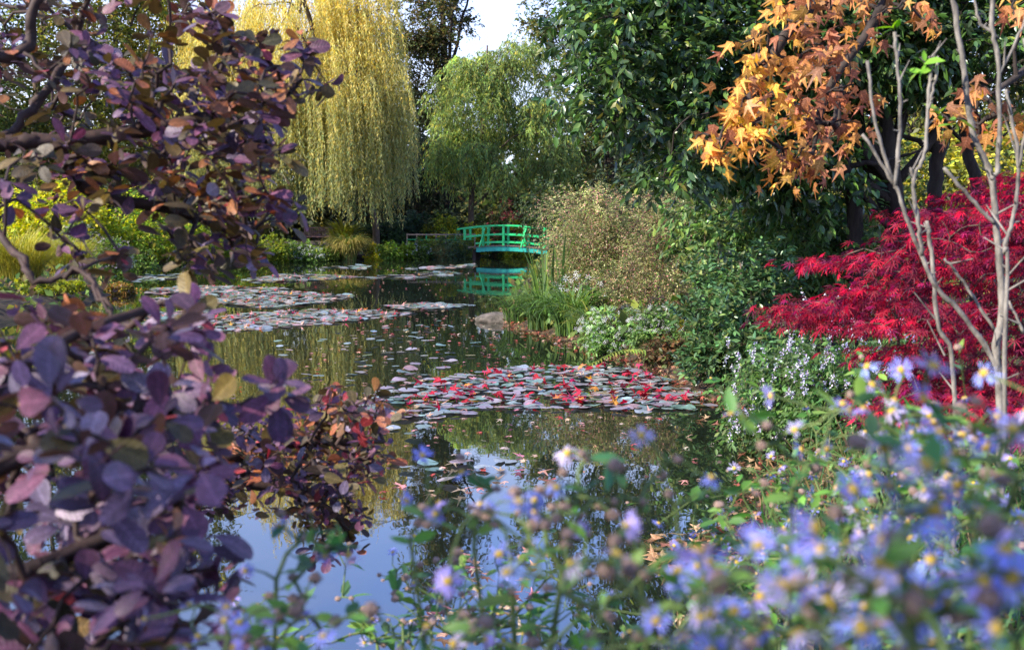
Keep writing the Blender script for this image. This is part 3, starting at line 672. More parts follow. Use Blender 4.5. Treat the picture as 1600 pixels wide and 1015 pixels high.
# ------------------------------------------------------------------ bridge, fence, bench
def bridge():
    c = P(789, 400, 58.5); base = A(c[0], c[1], 0); root = empty('footbridge', base, 'small arched footbridge painted emerald green at the far end of the pond', 'bridge')
    root.rotation_euler.z = R(-9)
    Lh, wd = 2.9, 1.5
    arch = lambda x, z: z - .30 * (x / Lh) ** 2
    def curve(name, y, z, wd_, ht, mat, x0=-Lh, x1=Lh, n=12):
        m = MB(); xs_ = np.linspace(x0, x1, n + 1); p = [(x, arch(x, z)) for x in xs_]
        V = []
        for x, zz in p: V += [(x, y - wd_ / 2, zz - ht / 2), (x, y + wd_ / 2, zz - ht / 2), (x, y + wd_ / 2, zz + ht / 2), (x, y - wd_ / 2, zz + ht / 2)]
        Fx = [(0, 1, 2, 3)] + [(n * 4 + 3, n * 4 + 2, n * 4 + 1, n * 4)]
        for i in range(n):
            for k in range(4): Fx.append((i * 4 + k, (i + 1) * 4 + k, (i + 1) * 4 + (k + 1) % 4, i * 4 + (k + 1) % 4))
        m.add(V, Fx); return m.build(name, M[mat], root, bevel=.008)
    for y in (-wd / 2, wd / 2):
        curve('handrail', y, 1.74, .12, .085, 'green_paint', -2.35, 2.5)
        curve('middle_rail', y, 1.29, .05, .10, 'green_paint', -1.9, 2.3)
        curve('bottom_rail', y, .90, .05, .09, 'green_paint', -1.4, 2.3)
        curve('side_beam', y, .57, .12, .24, 'teal_paint', -1.35, 2.3)
        for x in (-1.95, -1.0, 0.05, 1.12, 2.1):
            lo = .62 if x > -1.5 else 1.14
            m = MB(); m.box((x, y, (arch(x, 1.70) + arch(x, lo)) / 2), (.12, .10, arch(x, 1.70) - arch(x, lo))); m.build('post', M['green_paint'], root, bevel=.008)
        for x in (-1.0, 1.12):
            m = MB(); m.beam((x + .1, y - .04, arch(x, 1.64)), (x - .14, y - .30 if y < 0 else y + .3, arch(x, .68)), .06, .08); m.build('brace', M['green_paint'], root, bevel=.006)
    n = 32
    for i in range(n):
        x = -1.75 + (i + .5) * 4.5 / n; m = MB(); m.box((x, 0, arch(x, .72)), (4.5 / n - .015, wd + .24, .04)); m.build('plank', M['plank'], root)
    for x in (-1.5, 2.35):
        m = MB(); m.box((x, 0, arch(x, .12)), (.16, wd * .8, 1.0)); m.build('pier', M['bark_dark'], root)
bridge()
def fence():
    a = P(636, 368, 60.5); b = P(742, 368, 60.2); root = empty('low_fence', (a[0], a[1], 0), 'low pale wooden rail fence with thin posts leading to the green bridge', 'fence'); n = 8
    for i in range(n):
        t = i / (n - 1); p = a + (b - a) * t; zg = gz(p[0], p[1]) - .05; m = MB(); m.box((p[0] - a[0], p[1] - a[1], (zg + 1.32) / 2), (.06, .06, 1.30 - zg)); m.build('post', M['green_paint' if i % 3 == 2 else 'fence_wood'], root)
    d = (b - a)[:2]
    for z, mt, h in ((1.26, 'fence_wood', .07), (1.0, 'green_paint', .04), (.62, 'fence_wood', .06)):
        m = MB(); m.beam((0, -.052, z), (d[0], d[1] - .052, z), .04, h); m.build('rail', M[mt], root)
fence()
def bench():
    b = P(499, 372, 60.5); z0 = gz(b[0], b[1]); root = empty('garden_bench', (b[0], b[1], z0), 'reddish brown slatted garden bench under the golden willow', 'bench'); Z = 1.55 - z0 - .86
    Wd = 1.6; hz = max(Z, .0)
    for i in range(15):
        x = -Wd / 2 + .06 + i * (Wd - .12) / 14; m = MB(); m.box((x, .24, .70 + hz), (.05, .022, .40), tilt=('X', R(-8))); m.build('back_slat', M['bench_wood'], root)
    for z in (.47, .93): m = MB(); m.beam((-Wd / 2, .24 + (z - .7) * .14, z + hz), (Wd / 2, .24 + (z - .7) * .14, z + hz), .045, .07); m.build('back_rail', M['bench_wood'], root, bevel=.005)
    for i in range(6): y = -.24 + i * .085; m = MB(); m.beam((-Wd / 2, y, .44 + hz), (Wd / 2, y, .44 + hz), .065, .022); m.build('seat_slat', M['bench_wood'], root)
    for x in (-Wd / 2 - .03, Wd / 2 + .03):
        for y, h in ((-.26, .64), (.25, .95)): m = MB(); m.box((x, y, (h + hz) / 2), (.06, .06, h + hz)); m.build('leg', M['bench_wood'], root)
        m = MB(); m.beam((x, -.30, .655 + hz), (x, .25, .655 + hz), .07, .03); m.build('arm', M['bench_wood'], root)
bench()
def boulder():
    c = W(770, 503); base = A(c[0] + .12, c[1] + .2, 0); rg = rng_(3)
    import bmesh
    bm = bmesh.new(); bmesh.ops.create_icosphere(bm, subdivisions=4, radius=1)
    from mathutils import noise
    for v in bm.verts:
        n = noise.noise(v.co * 1.3) * .18 + noise.noise(v.co * 4) * .05
        v.co *= 1 + n; v.co.x *= .44; v.co.y *= .40; v.co.z = v.co.z * .15
    m = bpy.data.meshes.new('boulder'); bm.to_mesh(m); bm.free(); m.materials.append(M['stone']); m.polygons.foreach_set('use_smooth', [True] * len(m.polygons))
    tag(obj('boulder', m, loc=(base[0], base[1], .02)), 'low rounded grey pink boulder half in the water beside the strap leaved plants', 'rock')
boulder()

# ------------------------------------------------------------------ bank on the near side: mid distance
SPI = [(.26, .26, .10), (.34, .31, .15), (.17, .22, .06), (.40, .19, .16), (.11, .16, .04)]
tree('spirea_bush', 'broad arching bush of tiny pale yellow and pink leaves leaning over the pond bank', 'shrub', (1.9, 20.5, 0),
     [E(925, 370, 20.5, .95, 1.0, .62), E(1000, 355, 19.5, 1.0, 1.0, .62), E(950, 420, 19.8, 1.1, .9, .5), E(1060, 400, 18.5, .8, .9, .7), E(900, 410, 21, .55, .6, .4), E(1010, 450, 18.2, .8, .7, .5), E(892, 345, 21, .6, .6, .45), E(1090, 340, 18.6, .7, .8, .5), E(960, 325, 20, 1.1, .9, .4)],
     nclump=270, crad=.2, ntw=22, nlf=12, L=.3, lsize=.036, pal=SPI, wts=[3, 3, 2, 1.6, 2], T=T_DIAMOND, mat='leaf', bark='bark_brown', trunk=.035, seed=101, droop=.4, limbs=8, shell=.35, tip=.0018)
tree('dark_shrub', 'dark green backing shrub between the pale spirea and the evergreen tree', 'shrub', (3.6, 24.5, 0),
     [E(960, 330, 25, 2.0, 1.2, .9), E(1080, 330, 24, 1.8, 1.2, 1.3), E(880, 350, 30, 1.0, 1, .8)], nclump=90, crad=.3, ntw=18, nlf=8, L=.4, lsize=.08, pal=G_DK + [(.1, .11, .03)], mat='leaf', trunk=.05, seed=102)
# strap-leaved clumps
gi = 'strap leaved clumps at the water edge'
DL = [(.09, .17, .04), (.14, .24, .05), (.20, .30, .06), (.07, .13, .04)]
for i, (px, D, n, L, w_, bd, lab, az) in enumerate([
    (812, 20.6, 230, .82, .026, (1.7, 3.0), 'arching strap leaved clump hanging over the water beside the boulder', None),
    (850, 19.0, 260, .92, .028, (1.7, 3.0), 'thick strap leaved clump next along the bank from the boulder', None),
    (893, 17.9, 230, 1.0, .028, (1.7, 3.0), 'strap leaved clump with drooping blades beside the white flowers', None),
    (935, 16.7, 150, .8, .024, (1.7, 3.0), 'yellowing strap leaved clump nearest the fern frond', None),
    (864, 19.8, 24, 1.3, .036, (.2, .7), 'tall upright iris blades rising above the strap leaved clumps', None),
    (836, 22.6, 40, .7, .026, (.6, 1.6), 'slender blue green reeds in front of the green bridge', None),
    (858, 29.0, 80, .8, .024, (.6, 1.7), 'feathery grey green reeds at the foot of the bridge', None)]):
    b = gp(px, D)
    tuft('strap_leaf_clump', lab, b, n, L, w_, bd, DL if i not in (3,) else DL + [(.35, .32, .07)], 'plant', nparts=min(n, 110) if i < 5 else 40, seed=120 + i, spread=.28, group=gi, mat='leaf', az=az)
# broad heart leaves and little shrubs around the iris
def small_plant(name, label, px, D, w_px, top, pal, lsize, n, T=T_OVAL, seed=1, mat='leaf', nparts=0, group=None, flowers=None, **k):
    return shrub(name, label, px, D, w_px, top, pal, lsize, nclump=n, ntw=k.pop('ntw', 9), nlf=k.pop('nlf', 6), T=T, seed=seed, mat=mat, nparts=nparts, group=group, flowers=flowers, cat='plant', **k)
gm = 'flowering plants along the near bank'
small_plant('leafy_plant', 'green heart leaved plant in the middle of the strap leaved clumps', 900, 18.2, 90, 455, [(.10, .19, .05), (.14, .24, .07)], .12, 16, T=T_ROUND, seed=140, group=gm, nparts=40)
small_plant('white_flower_plant', 'tall stems with white blooms in front of the pale spirea', 905, 19.0, 80, 428, GR, .08, 16, seed=141, group=gm, flowers=(WH, 46, .13, 'petal', 0))
small_plant('busy_lizzie', 'low mound starred with white flowers beside the strap leaved clumps', 960, 15.9, 110, 478, [(.10, .19, .05), (.16, .26, .07)], .07, 36, seed=142, group=gm, flowers=(WH, 130, .068, 'petal', .1), nparts=60)
small_plant('busy_lizzie', 'white flowered mound nearer the evergreen laurel', 1030, 14.9, 90, 476, [(.10, .19, .05), (.14, .22, .06)], .07, 34, seed=143, group=gm, flowers=(WH, 95, .068, 'petal', .1), nparts=60)
small_plant('busy_lizzie', 'small white flowered plant spilling to the water below the others', 945, 15.4, 60, 520, [(.12, .22, .05)], .06, 18, seed=144, group=gm, flowers=(WH, 46, .065, 'petal', .2))
small_plant('leafy_plant', 'brownish leafy undergrowth plant over the bank edge by the laurel', 1050, 14.2, 110, 540, [(.12, .08, .04), (.10, .13, .04), (.2, .1, .05)], .07, 30, seed=145, group=gm)
def fern():
    rg = rng_(7); a = P(1005, 545, 13.6); b = P(925, 567, 13.2); mid_ = (a + b) / 2 + A(0, 0, .06); base = a - A(0, 0, .25)
    root = empty('fern_frond', base, 'yellow green fern frond arching out over the water', 'fern')
    tube('midrib', [base, a, mid_, b], .006, .002, M['stem_green'], root, base, n=6, sides=5)
    pth = smooth_path([a, mid_, b], 9); t = norm(np.gradient(pth, axis=0)); pos = []; d = []; sz = []
    for i in range(len(pth)):
        for s in (1, -1):
            pos.append(pth[i]); d.append(norm(t[i] * .5 + s * norm(np.cross(t[i], A(0, 0, 1))) + A(0, 0, -.25))); sz.append(.17 * (1 - .6 * i / len(pth)))
    pos = np.array(pos); foliage(root, T_LANCE, pos, np.array(d), np.tile(A(0, -.2, 1), (len(pos), 1)), np.array(sz), palette(rg, len(pos), [(.26, .30, .05), (.20, .27, .05)], .1), M['leaf'], 60, 'leaflet', rg=rg)
fern()
# evergreen laurel and neighbours
LA = [(.05, .11, .04), (.07, .15, .055), (.09, .18, .06), (.13, .18, .05)]
tree('laurel_bush', 'glossy dark green laurel bush leaning over the dark water', 'shrub', (2.55, 12.2, 0),
     [E(1130, 520, 12.0, .5, .55, .5), E(1160, 440, 12.6, .62, .6, .45), E(1090, 560, 12.2, .36, .4, .28), E(1190, 550, 11.4, .4, .45, .35)],
     nclump=120, crad=.13, ntw=9, nlf=9, L=.17, lsize=.085, pal=LA, T=T_OVAL, mat='leaf_gloss', bark='bark_brown', trunk=.03, seed=151, nparts=300, droop=.1, ldroop=.1, up=.6, limbs=8, shell=.2, minz=.12, tip=.002)
tree('mixed_shrub', 'leafy green shrub with lance shaped leaves between the laurel and the evergreen tree', 'shrub', (3.6, 14.5, 0),
     [E(1150, 390, 14.6, .8, .7, .5), E(1240, 360, 14.2, .8, .7, .5), E(1320, 400, 13.6, .8, .7, .6), E(1230, 440, 13.6, .8, .6, .5), E(1110, 350, 15, .7, .7, .4)],
     nclump=120, crad=.2, ntw=10, nlf=9, L=.3, lsize=.10, pal=[(.07, .14, .04), (.11, .19, .05), (.16, .21, .05), (.07, .11, .04)], T=T_OVAL, mat='leaf', bark='bark_brown', trunk=.04, seed=152, nparts=240, ldroop=.5, limbs=8, shell=.25, tip=.002)
small_plant('lilac_flowered_shrub', 'bushy plant with upright spikes of tiny pale lilac flowers over the dark water', 1225, 8.9, 200, 540, [(.07, .15, .04), (.11, .20, .05), (.10, .16, .07)], .055, 100, seed=153, group=gm, nparts=200, ntw=9, nlf=9, depth=.45, L=.2)
small_plant('lilac_flowered_shrub', 'lilac spiked plant standing under the red maple', 1340, 8.2, 220, 530, [(.07, .15, .04), (.10, .18, .05)], .055, 90, seed=154, group=gm, nparts=120, ntw=9, nlf=9, depth=.45, L=.2)
def spikes():
    rg = rng_(155)
    for nm, px, D, wd_, y0, y1, n, lab in (('flower_spray', 1225, 8.6, 190, 540, 690, 120, 'lilac white flower spikes scattered over the bushy plant by the dark water'), ('flower_spray', 1330, 7.8, 200, 470, 620, 90, 'pale flower spikes showing between the red maple sprays')):
        base = P(px, 700, D); base[2] = gz(base[0], base[1]); root = empty(nm, base, lab, 'flowers', gm); Pa = []; Pb = []; C = []
        for i in range(n):
            q = P(px + rg.uniform(-.5, .5) * wd_, rg.uniform(y0, y1), D + rg.uniform(-.35, .35)); h = rg.uniform(.05, .10)
            tilt = A(rg.normal(0, .25), rg.normal(0, .25), 1) * h; Pa.append(q - tilt * 2.2); Pb.append(q + tilt)
            k = 22; t = rg.random(k); c = q + tilt * t[:, None] + rg.normal(0, .007, (k, 3)); C.append(c)
        C = np.vstack(C); m_ = len(C)
        obj('stems', segs_mesh('stems', np.array(Pa) - base, np.array(Pb) - base, np.full(n, .0016), np.full(n, .001), M['stem_green'], 3), root, kind='stuff')
        obj('blossoms', scatter('blossoms', T_DIAMOND, C - base, frames(norm(rg.normal(0, 1, (m_, 3))), norm(rg.normal(0, 1, (m_, 3)) + A(0, -.5, .5))), rg.uniform(.013, .021, m_), palette(rg, m_, [(.60, .56, .74), (.76, .74, .82), (.46, .40, .64)], .12), M['petal']), root, kind='stuff')
spikes()

# ------------------------------------------------------------------ big evergreen tree and what stands behind it
EV = [(.04, .085, .022), (.06, .12, .025), (.08, .15, .03), (.045, .09, .04), (.15, .17, .03)]
tree('evergreen_tree', 'large dark evergreen tree with glossy leaves spreading over the bank', 'tree', (5.0, 13.6, 0),
     [E(985, 90, 12.5, .85, .9, .85), E(1040, 200, 12.3, .85, .8, .55), E(1000, -20, 12.8, .7, .9, .5), E(1150, 60, 12.8, 1.3, 1.0, 1.0), E(1180, 220, 13.0, 1.0, .9, .6), E(1330, 60, 13.2, 1.3, 1.1, 1.1), E(950, 170, 12.2, .45, .5, .45), E(1250, 270, 13.4, 1.0, .8, .45), E(1500, 30, 13.6, 1.3, 1.1, 1.0), E(1060, 260, 12.0, .5, .5, .25)],
     nclump=420, crad=.22, ntw=11, nlf=8, L=.3, lsize=.125, pal=EV, wts=[3, 3, 2, 2, .8], T=T_OVAL, mat='leaf_gloss', bark='bark_dark', trunk=.14, seed=161, nparts=300, ldroop=.45, limbs=12, shell=.2, tip=.003, up=.2)
def dark_trunks():
    rg = rng_(162)
    for i, (pts, r, lab) in enumerate([
        ([(1345, 420), (1335, 330), (1322, 260), (1300, 120), (1290, -40)], .10, 'dark leaning trunk nearest the orange leaves'),
        ([(1420, 420), (1390, 330), (1345, 230), (1330, 60), (1310, -60)], .11, 'dark slanting trunk beside the leaning one, second from the orange leaves'),
        ([(1462, 420), (1460, 330), (1462, 220), (1440, 60), (1430, -60)], .10, 'dark upright trunk in the middle of the shaded group'),
        ([(1528, 420), (1530, 330), (1512, 230), (1500, 100), (1490, -60)], .085, 'slim dark trunk behind the tallest bare grey stem')]):
        q = [P(a, b, 13.2 + .3 * i) for a, b in pts]; q[0][2] = gz(q[0][0], q[0][1]) - .1; base = q[0].copy()
        root = empty('dark_trunk_tree', base, lab, 'tree', 'dark trunks in the shade'); tube('trunk', q, r, r * .6, M['bark_dark'], root, base, n=7, sides=9, wob=.012, rg=rg)
        for k in range(3):
            a = q[2 + (k > 1)] + A(0, 0, rg.uniform(-.3, .3)); e = a + A(rg.uniform(-.9, .9), rg.uniform(-.4, .4), rg.uniform(.1, .7)); tube('limb', [a, (a + e) / 2 + A(0, 0, -.05), e], r * .4, .008, M['bark_dark'], root, base, n=4, sides=6, wob=.02, rg=rg)
        C = q[4] + rg.normal(0, 1, (26, 3)) * A(.8, .5, .35) + A(0, 0, .2)
        pos, d, nn, ci, _ = twig_leaves(rg, C, .25, 9, 8, .3); foliage(root, T_OVAL, pos, d, nn, rg.uniform(.07, .11, len(pos)), palette(rg, len(pos), EV, .2), M['leaf_gloss'], 0, rg=rg)
dark_trunks()
gb = 'trees behind the evergreen'
for i, (px, py, D, rx, rz, pal, lab) in enumerate([
    (1130, 120, 34, 4.0, 4.5, G_DK, 'dark tree mass directly behind the evergreen'), (1420, 60, 30, 3.4, 3.4, [(.05, .08, .02), (.16, .16, .03)], 'shaded tree behind the dark trunks'),
    (1600, 100, 28, 3.0, 4.0, [(.06, .08, .02), (.18, .17, .03)], 'olive tree behind the bare grey stems'), (1480, 290, 24, 3.0, 1.1, [(.40, .36, .04), (.25, .27, .04), (.1, .12, .03)], 'sunlit yellow bush glimpsed between the dark trunks'),
    (1280, 300, 22, 2.0, 1.0, G_DK + [(.2, .2, .04)], 'green bush glimpsed below the orange leaves')]):
    b = P(px, 400, D)
    tree('broadleaf_tree' if i < 3 else 'leafy_shrub', lab, 'tree' if i < 3 else 'shrub', (b[0], b[1], 0), [E(px, py, D, rx, 2.0, rz), E(px + 60, py + 80, D, rx * .8, 1.8, rz * .6)], nclump=70, crad=.55, ntw=20, nlf=8, L=.6, lsize=.15, pal=pal, trunk=.14 if i < 3 else .05, seed=170 + i, group=gb, mat='leaf', minz=.3)

# ------------------------------------------------------------------ lily pads and fallen leaves
from math import pi
def in_poly(poly, x, y):
    poly = np.array(poly, float); ins = np.zeros(len(x), bool)
    for i in range(len(poly)):
        a = poly[i]; b = poly[(i + 1) % len(poly)]; c = (a[1] > y) != (b[1] > y)
        ins ^= c & (x < (b[0] - a[0]) * (y - a[1]) / (b[1] - a[1] + 1e-12) + a[0])
    return ins
def world_pts(poly, n, rg, sep=0.0, z=0.0):
    q = np.array([W(a, b, z)[:2] for a, b in poly]); lo, hi = q.min(0), q.max(0); out = []; tries = 0
    while len(out) < n and tries < 60:
        c = rg.uniform(lo, hi, (n * 4, 2)); c = c[in_poly(q, c[:, 0], c[:, 1])]; tries += 1
        for p in c:
            if len(out) >= n: break
            if sep == 0 or not out or np.min(np.hypot(*(np.array(out) - p).T)) > sep: out.append(p)
    return np.array(out)
PADS = [(.15, .20, .20), (.22, .27, .28), (.10, .15, .13), (.25, .22, .24), (.09, .13, .06), (.28, .17, .16), (.20, .16, .07)]
NEAR = [(560, 622), (640, 598), (720, 585), (820, 574), (960, 572), (1030, 590), (1085, 618), (1130, 638), (1000, 648), (880, 640), (770, 642), (680, 656), (590, 655), (545, 640)]
rgp = rng_(200)
pn = world_pts(NEAR, 290, rgp, .085)
sn = world_pts([(600, 735), (700, 708), (800, 715), (770, 745), (700, 755)], 7, rgp, .14)
sc_ = np.vstack([sn, world_pts([(560, 680), (640, 640), (700, 655), (640, 690)], 8, rgp, .15), world_pts([(540, 560), (760, 530), (700, 620), (560, 630)], 20, rgp, .3)])
pm = []
palp = palette(rgp, 14, PADS, .12, .05, [3, 3, 2, 2, 1, 1, .7])
for k in range(14):
    V, Fx = T_PAD; V = V.copy(); r = np.hypot(V[:, 0], V[:, 1]); an = np.arctan2(V[:, 0], V[:, 1])
    V[:, 2] += .11 * np.maximum(0, np.cos(an - rgp.uniform(0, 6.28))) ** 4 * (r > .4) * (rgp.random() < .5) + .012 * np.sin(an * 5 + k)
    V[:, :2] *= (1 + .03 * np.sin(an * 3 + k))[:, None]
    pm.append(new_mesh('lily_pad', V, Fx, palp[k], V[:, :2] + [.0, .5], M['pad']))
def place(p):
    """where on the near raft, in words"""
    x, y = p[0], p[1]
    a = 'at the bank end' if x > 1.15 else 'at the open water end' if x < -.75 else 'in the middle'
    return a + (', bridge side,' if y > 12.6 else ', aster side,' if y < 11.5 else '') + ' of the near raft'
def pad_colour(c):
    return 'pinkish' if c[0] > c[1] * 1.15 and c[2] > c[1] * .8 else 'yellow brown' if c[0] > c[1] else 'dark green' if c[1] < .16 else 'pale grey blue' if c[2] > .22 else 'dull blue green'
def put_pad(p, s, label, group, k=None):
    k = int(rgp.integers(14)); label = label.replace('COLOUR', pad_colour(palp[k]))
    o = obj('lily_pad', pm[k]); o.location = (p[0], p[1], rgp.uniform(.008, .035)); o.rotation_euler = (rgp.normal(0, .055), rgp.normal(0, .055), rgp.uniform(0, 6.28)); o.scale = (s,) * 3
    tag(o, label, 'lily pad', group)
for p in pn: put_pad(p, rgp.uniform(.11, .22), 'COLOUR lily pad ' + place(p), 'lily pads of the near raft')
for p in sc_: put_pad(p, rgp.uniform(.12, .2), ('COLOUR lily pad drifting ' + ('between the near raft and the golden reflection' if p[1] > 12.5 else 'nearer the asters than the near raft' if p[1] < 9.8 else 'off the open water end of the near raft')), 'loose lily pads')
def pad_stuff():
    rg = rng_(201); pts = []; ss = []
    polys = [([(315, 500), (380, 490), (500, 484), (600, 486), (650, 490), (560, 502), (450, 512), (330, 520), (250, 515), (215, 505)], 620, .12),
             ([(215, 490), (330, 484), (330, 500), (200, 500)], 120, .14),
             ([(220, 468), (330, 458), (440, 455), (560, 462), (500, 474), (420, 482), (330, 474), (230, 478)], 620, .15),
             ([(240, 452), (330, 447), (455, 452), (330, 458), (230, 460)], 380, .18),
             ([(380, 437), (440, 428), (510, 430), (560, 433), (470, 440), (400, 442)], 260, .22),
             ([(600, 479), (660, 473), (740, 477), (690, 483), (620, 484)], 130, .16),
             ([(560, 434), (700, 423), (720, 428), (640, 436)], 70, .3), ([(500, 418), (580, 414), (570, 420)], 40, .3), ([(200, 432), (290, 428), (280, 436), (200, 440)], 90, .25),
             (NEAR, 170, .075), ([(640, 420), (740, 412), (740, 418)], 50, .3), ([(840, 470), (900, 500), (1000, 540), (900, 535)], 0, .3)]
    for poly, n, sep in polys:
        if n: q = world_pts(poly, n, rg, sep * .6); pts.append(q); ss.append(np.full(len(q), sep * 1.9))
    q = world_pts([(430, 530), (700, 495), (760, 560), (560, 620), (400, 600)], 60, rg, .2); pts.append(q); ss.append(np.full(len(q), .15))
    pts = np.vstack(pts); ss = np.concatenate(ss) * rg.uniform(.6, 1.05, len(pts)); n = len(pts)
    pos = np.column_stack([pts, rg.uniform(.006, .03, n)]); a = rg.uniform(0, 6.28, n)
    d = np.column_stack([np.cos(a), np.sin(a), rg.normal(0, .06, n)]); nn = norm(np.column_stack([rg.normal(0, .09, n), rg.normal(0, .09, n), np.ones(n)]))
    me = scatter('lily_pads', t_pad(9), pos, frames(d, nn), ss, palette(rg, n, PADS, .15, .06, [3, 3, 2, 2, 1, 1.5, 1]), M['pad'])
    tag(obj('lily_pads', me), 'rafts of lily pads further out on the pond', 'lily pads', kind='stuff')
    return polys
polys = pad_stuff()
REDS = [(.38, .012, .035), (.28, .010, .022), (.48, .04, .10), (.18, .008, .022)]
ORG = [(.62, .20, .04), (.60, .30, .05), (.45, .14, .04)]
PNK = [(.62, .30, .26), (.55, .22, .24), (.5, .34, .24)]
def gum_variants(pals, rg, k=8, curl=(.4, 1.6)):
    out = []
    for i in range(k):
        V, Fx = T_GUM; c = rg.uniform(*curl); V = V.copy(); V[:, 1] -= .3
        V[:, 2] += c * .5 * (V[:, 0] ** 2) * np.sign(rg.normal()) + c * .6 * V[:, 1] ** 2 + rg.normal(0, .03, len(V))
        V[:, 2] -= V[:, 2].min()
        out.append(new_mesh('fallen_leaf', V, Fx, palette(rg, 1, pals, .15)[0], T_GUM[0][:, :2], M['leaf_autumn']))
    return out
rgf = rng_(210)
FL = {'red': gum_variants(REDS, rgf), 'orange': gum_variants(ORG, rgf), 'pink': gum_variants(PNK, rgf), 'tan': gum_variants([(.42, .24, .13), (.5, .30, .17), (.34, .17, .09)], rgf)}
def fallen(p, s, kind, label, group, z=.015, tilt=.5):
    o = obj('fallen_leaf', FL[kind][int(rgf.integers(8))]); o.location = (p[0], p[1], z); o.rotation_euler = (rgf.normal(0, tilt), rgf.normal(0, tilt), rgf.uniform(0, 6.28)); o.scale = (s, s, s * rgf.uniform(.8, 1.4))
    tag(o, label, 'fallen leaf', group)
NP = [(585, 640), (640, 604), (800, 578), (900, 572), (1000, 578), (1090, 620), (1080, 636), (900, 636), (780, 634), (650, 650)]
for p in world_pts(NP, 110, rgf, .05): fallen(p, rgf.uniform(.10, .16), 'red', 'curled crimson leaf lying ' + place(p), 'crimson leaves on the near raft', .03)
for p in world_pts(NP, 14, rgf, .1): fallen(p, rgf.uniform(.09, .14), 'orange', 'orange leaf lying ' + place(p), 'orange leaves on the near raft', .03)
for p in world_pts(NEAR, 60, rgf, .05): fallen(p, rgf.uniform(.07, .12), 'pink', 'faded pink leaf lying flat ' + place(p), 'pink leaves on the near raft', .025, .15)
for p in world_pts([(590, 760), (800, 700), (860, 740), (760, 780)], 12, rgf, .1): fallen(p, rgf.uniform(.08, .13), 'pink', 'faded leaf drifting on open water between the near raft and the asters', 'leaves drifting by the asters', .006, .05)
for p in world_pts([(1000, 850), (1110, 820), (1130, 890), (1010, 900)], 26, rgf, .07): fallen(p, rgf.uniform(.09, .14), 'tan', 'brown leaf floating against the bank behind the asters', 'leaves washed against the bank', .01, .12)
for p in world_pts([(1060, 650), (1170, 690), (1250, 745), (1130, 740), (1180, 660)], 22, rgf, .1): fallen(p, rgf.uniform(.08, .12), 'tan', 'brown leaf afloat on the dark water below the laurel', 'leaves below the laurel', .006, .05)
for p in world_pts([(700, 870), (830, 850), (880, 1000), (650, 1010)], 30, rgf, .06): fallen(p, rgf.uniform(.08, .12), 'pink', 'pinkish leaf afloat beneath the seeded asters', 'leaves beneath the seeded asters', .006, .1)
def bank_leaves():
    for i in range(60):
        x = rgf.uniform(.9, 3.4); y = rgf.uniform(3.4, 7.0); z = gz(x, y)
        if z < .03: continue
        fallen((x, y), rgf.uniform(.08, .13), 'tan' if rgf.random() < .7 else 'orange', 'dry fallen leaf on the bank ' + ('under the red maple' if x > 2.2 else 'close to the water edge' if y > 4.8 else 'among the aster stems'), 'dry leaves on the bank', z + .03, .35)
bank_leaves()
def leaf_stuff():
    rg = rng_(211); P_ = []; C_ = []; S_ = []
    for poly, n, sep in polys[:7]:
        k = int(n * .26)
        if k: q = world_pts(poly, k, rg); P_.append(q); C_.append(palette(rg, len(q), REDS + PNK + ORG, .15, .05, [2, 2, 2, 1, 3, 3, 2, 1, 1, 1])); S_.append(rg.uniform(.05, .12, len(q)))
    for poly, n in (([(350, 620), (620, 480), (800, 500), (860, 540), (1020, 575), (600, 640)], 260), ([(840, 525), (900, 520), (1010, 556), (1100, 610), (1000, 590)], 110), ([(560, 640), (1100, 650), (1180, 750), (560, 800)], 90), ([(300, 430), (740, 415), (780, 470), (300, 480)], 160)):
        q = world_pts(poly, n, rg); P_.append(q); C_.append(palette(rg, len(q), PNK + [(.5, .42, .34), (.45, .08, .07)], .15)); S_.append(rg.uniform(.04, .09, len(q)))
    p = np.vstack(P_); n = len(p); a = rg.uniform(0, 6.28, n)
    pos = np.column_stack([p, rg.uniform(.004, .03, n)]); d = np.column_stack([np.cos(a), np.sin(a), rg.normal(0, .15, n)]); nn = norm(np.column_stack([rg.normal(0, .2, n), rg.normal(0, .2, n), np.ones(n)]))
    cu = np.where(np.arange(n) < sum(len(x) for x in P_[:7]), -.7, 0)
    tag(obj('fallen_leaves', scatter('fallen_leaves', T_GUM, pos, frames(d, nn), np.concatenate(S_), np.vstack(C_), M['leaf_autumn'], cu)), 'small red and pink leaves scattered far over the water', 'fallen leaves', kind='stuff')
leaf_stuff()

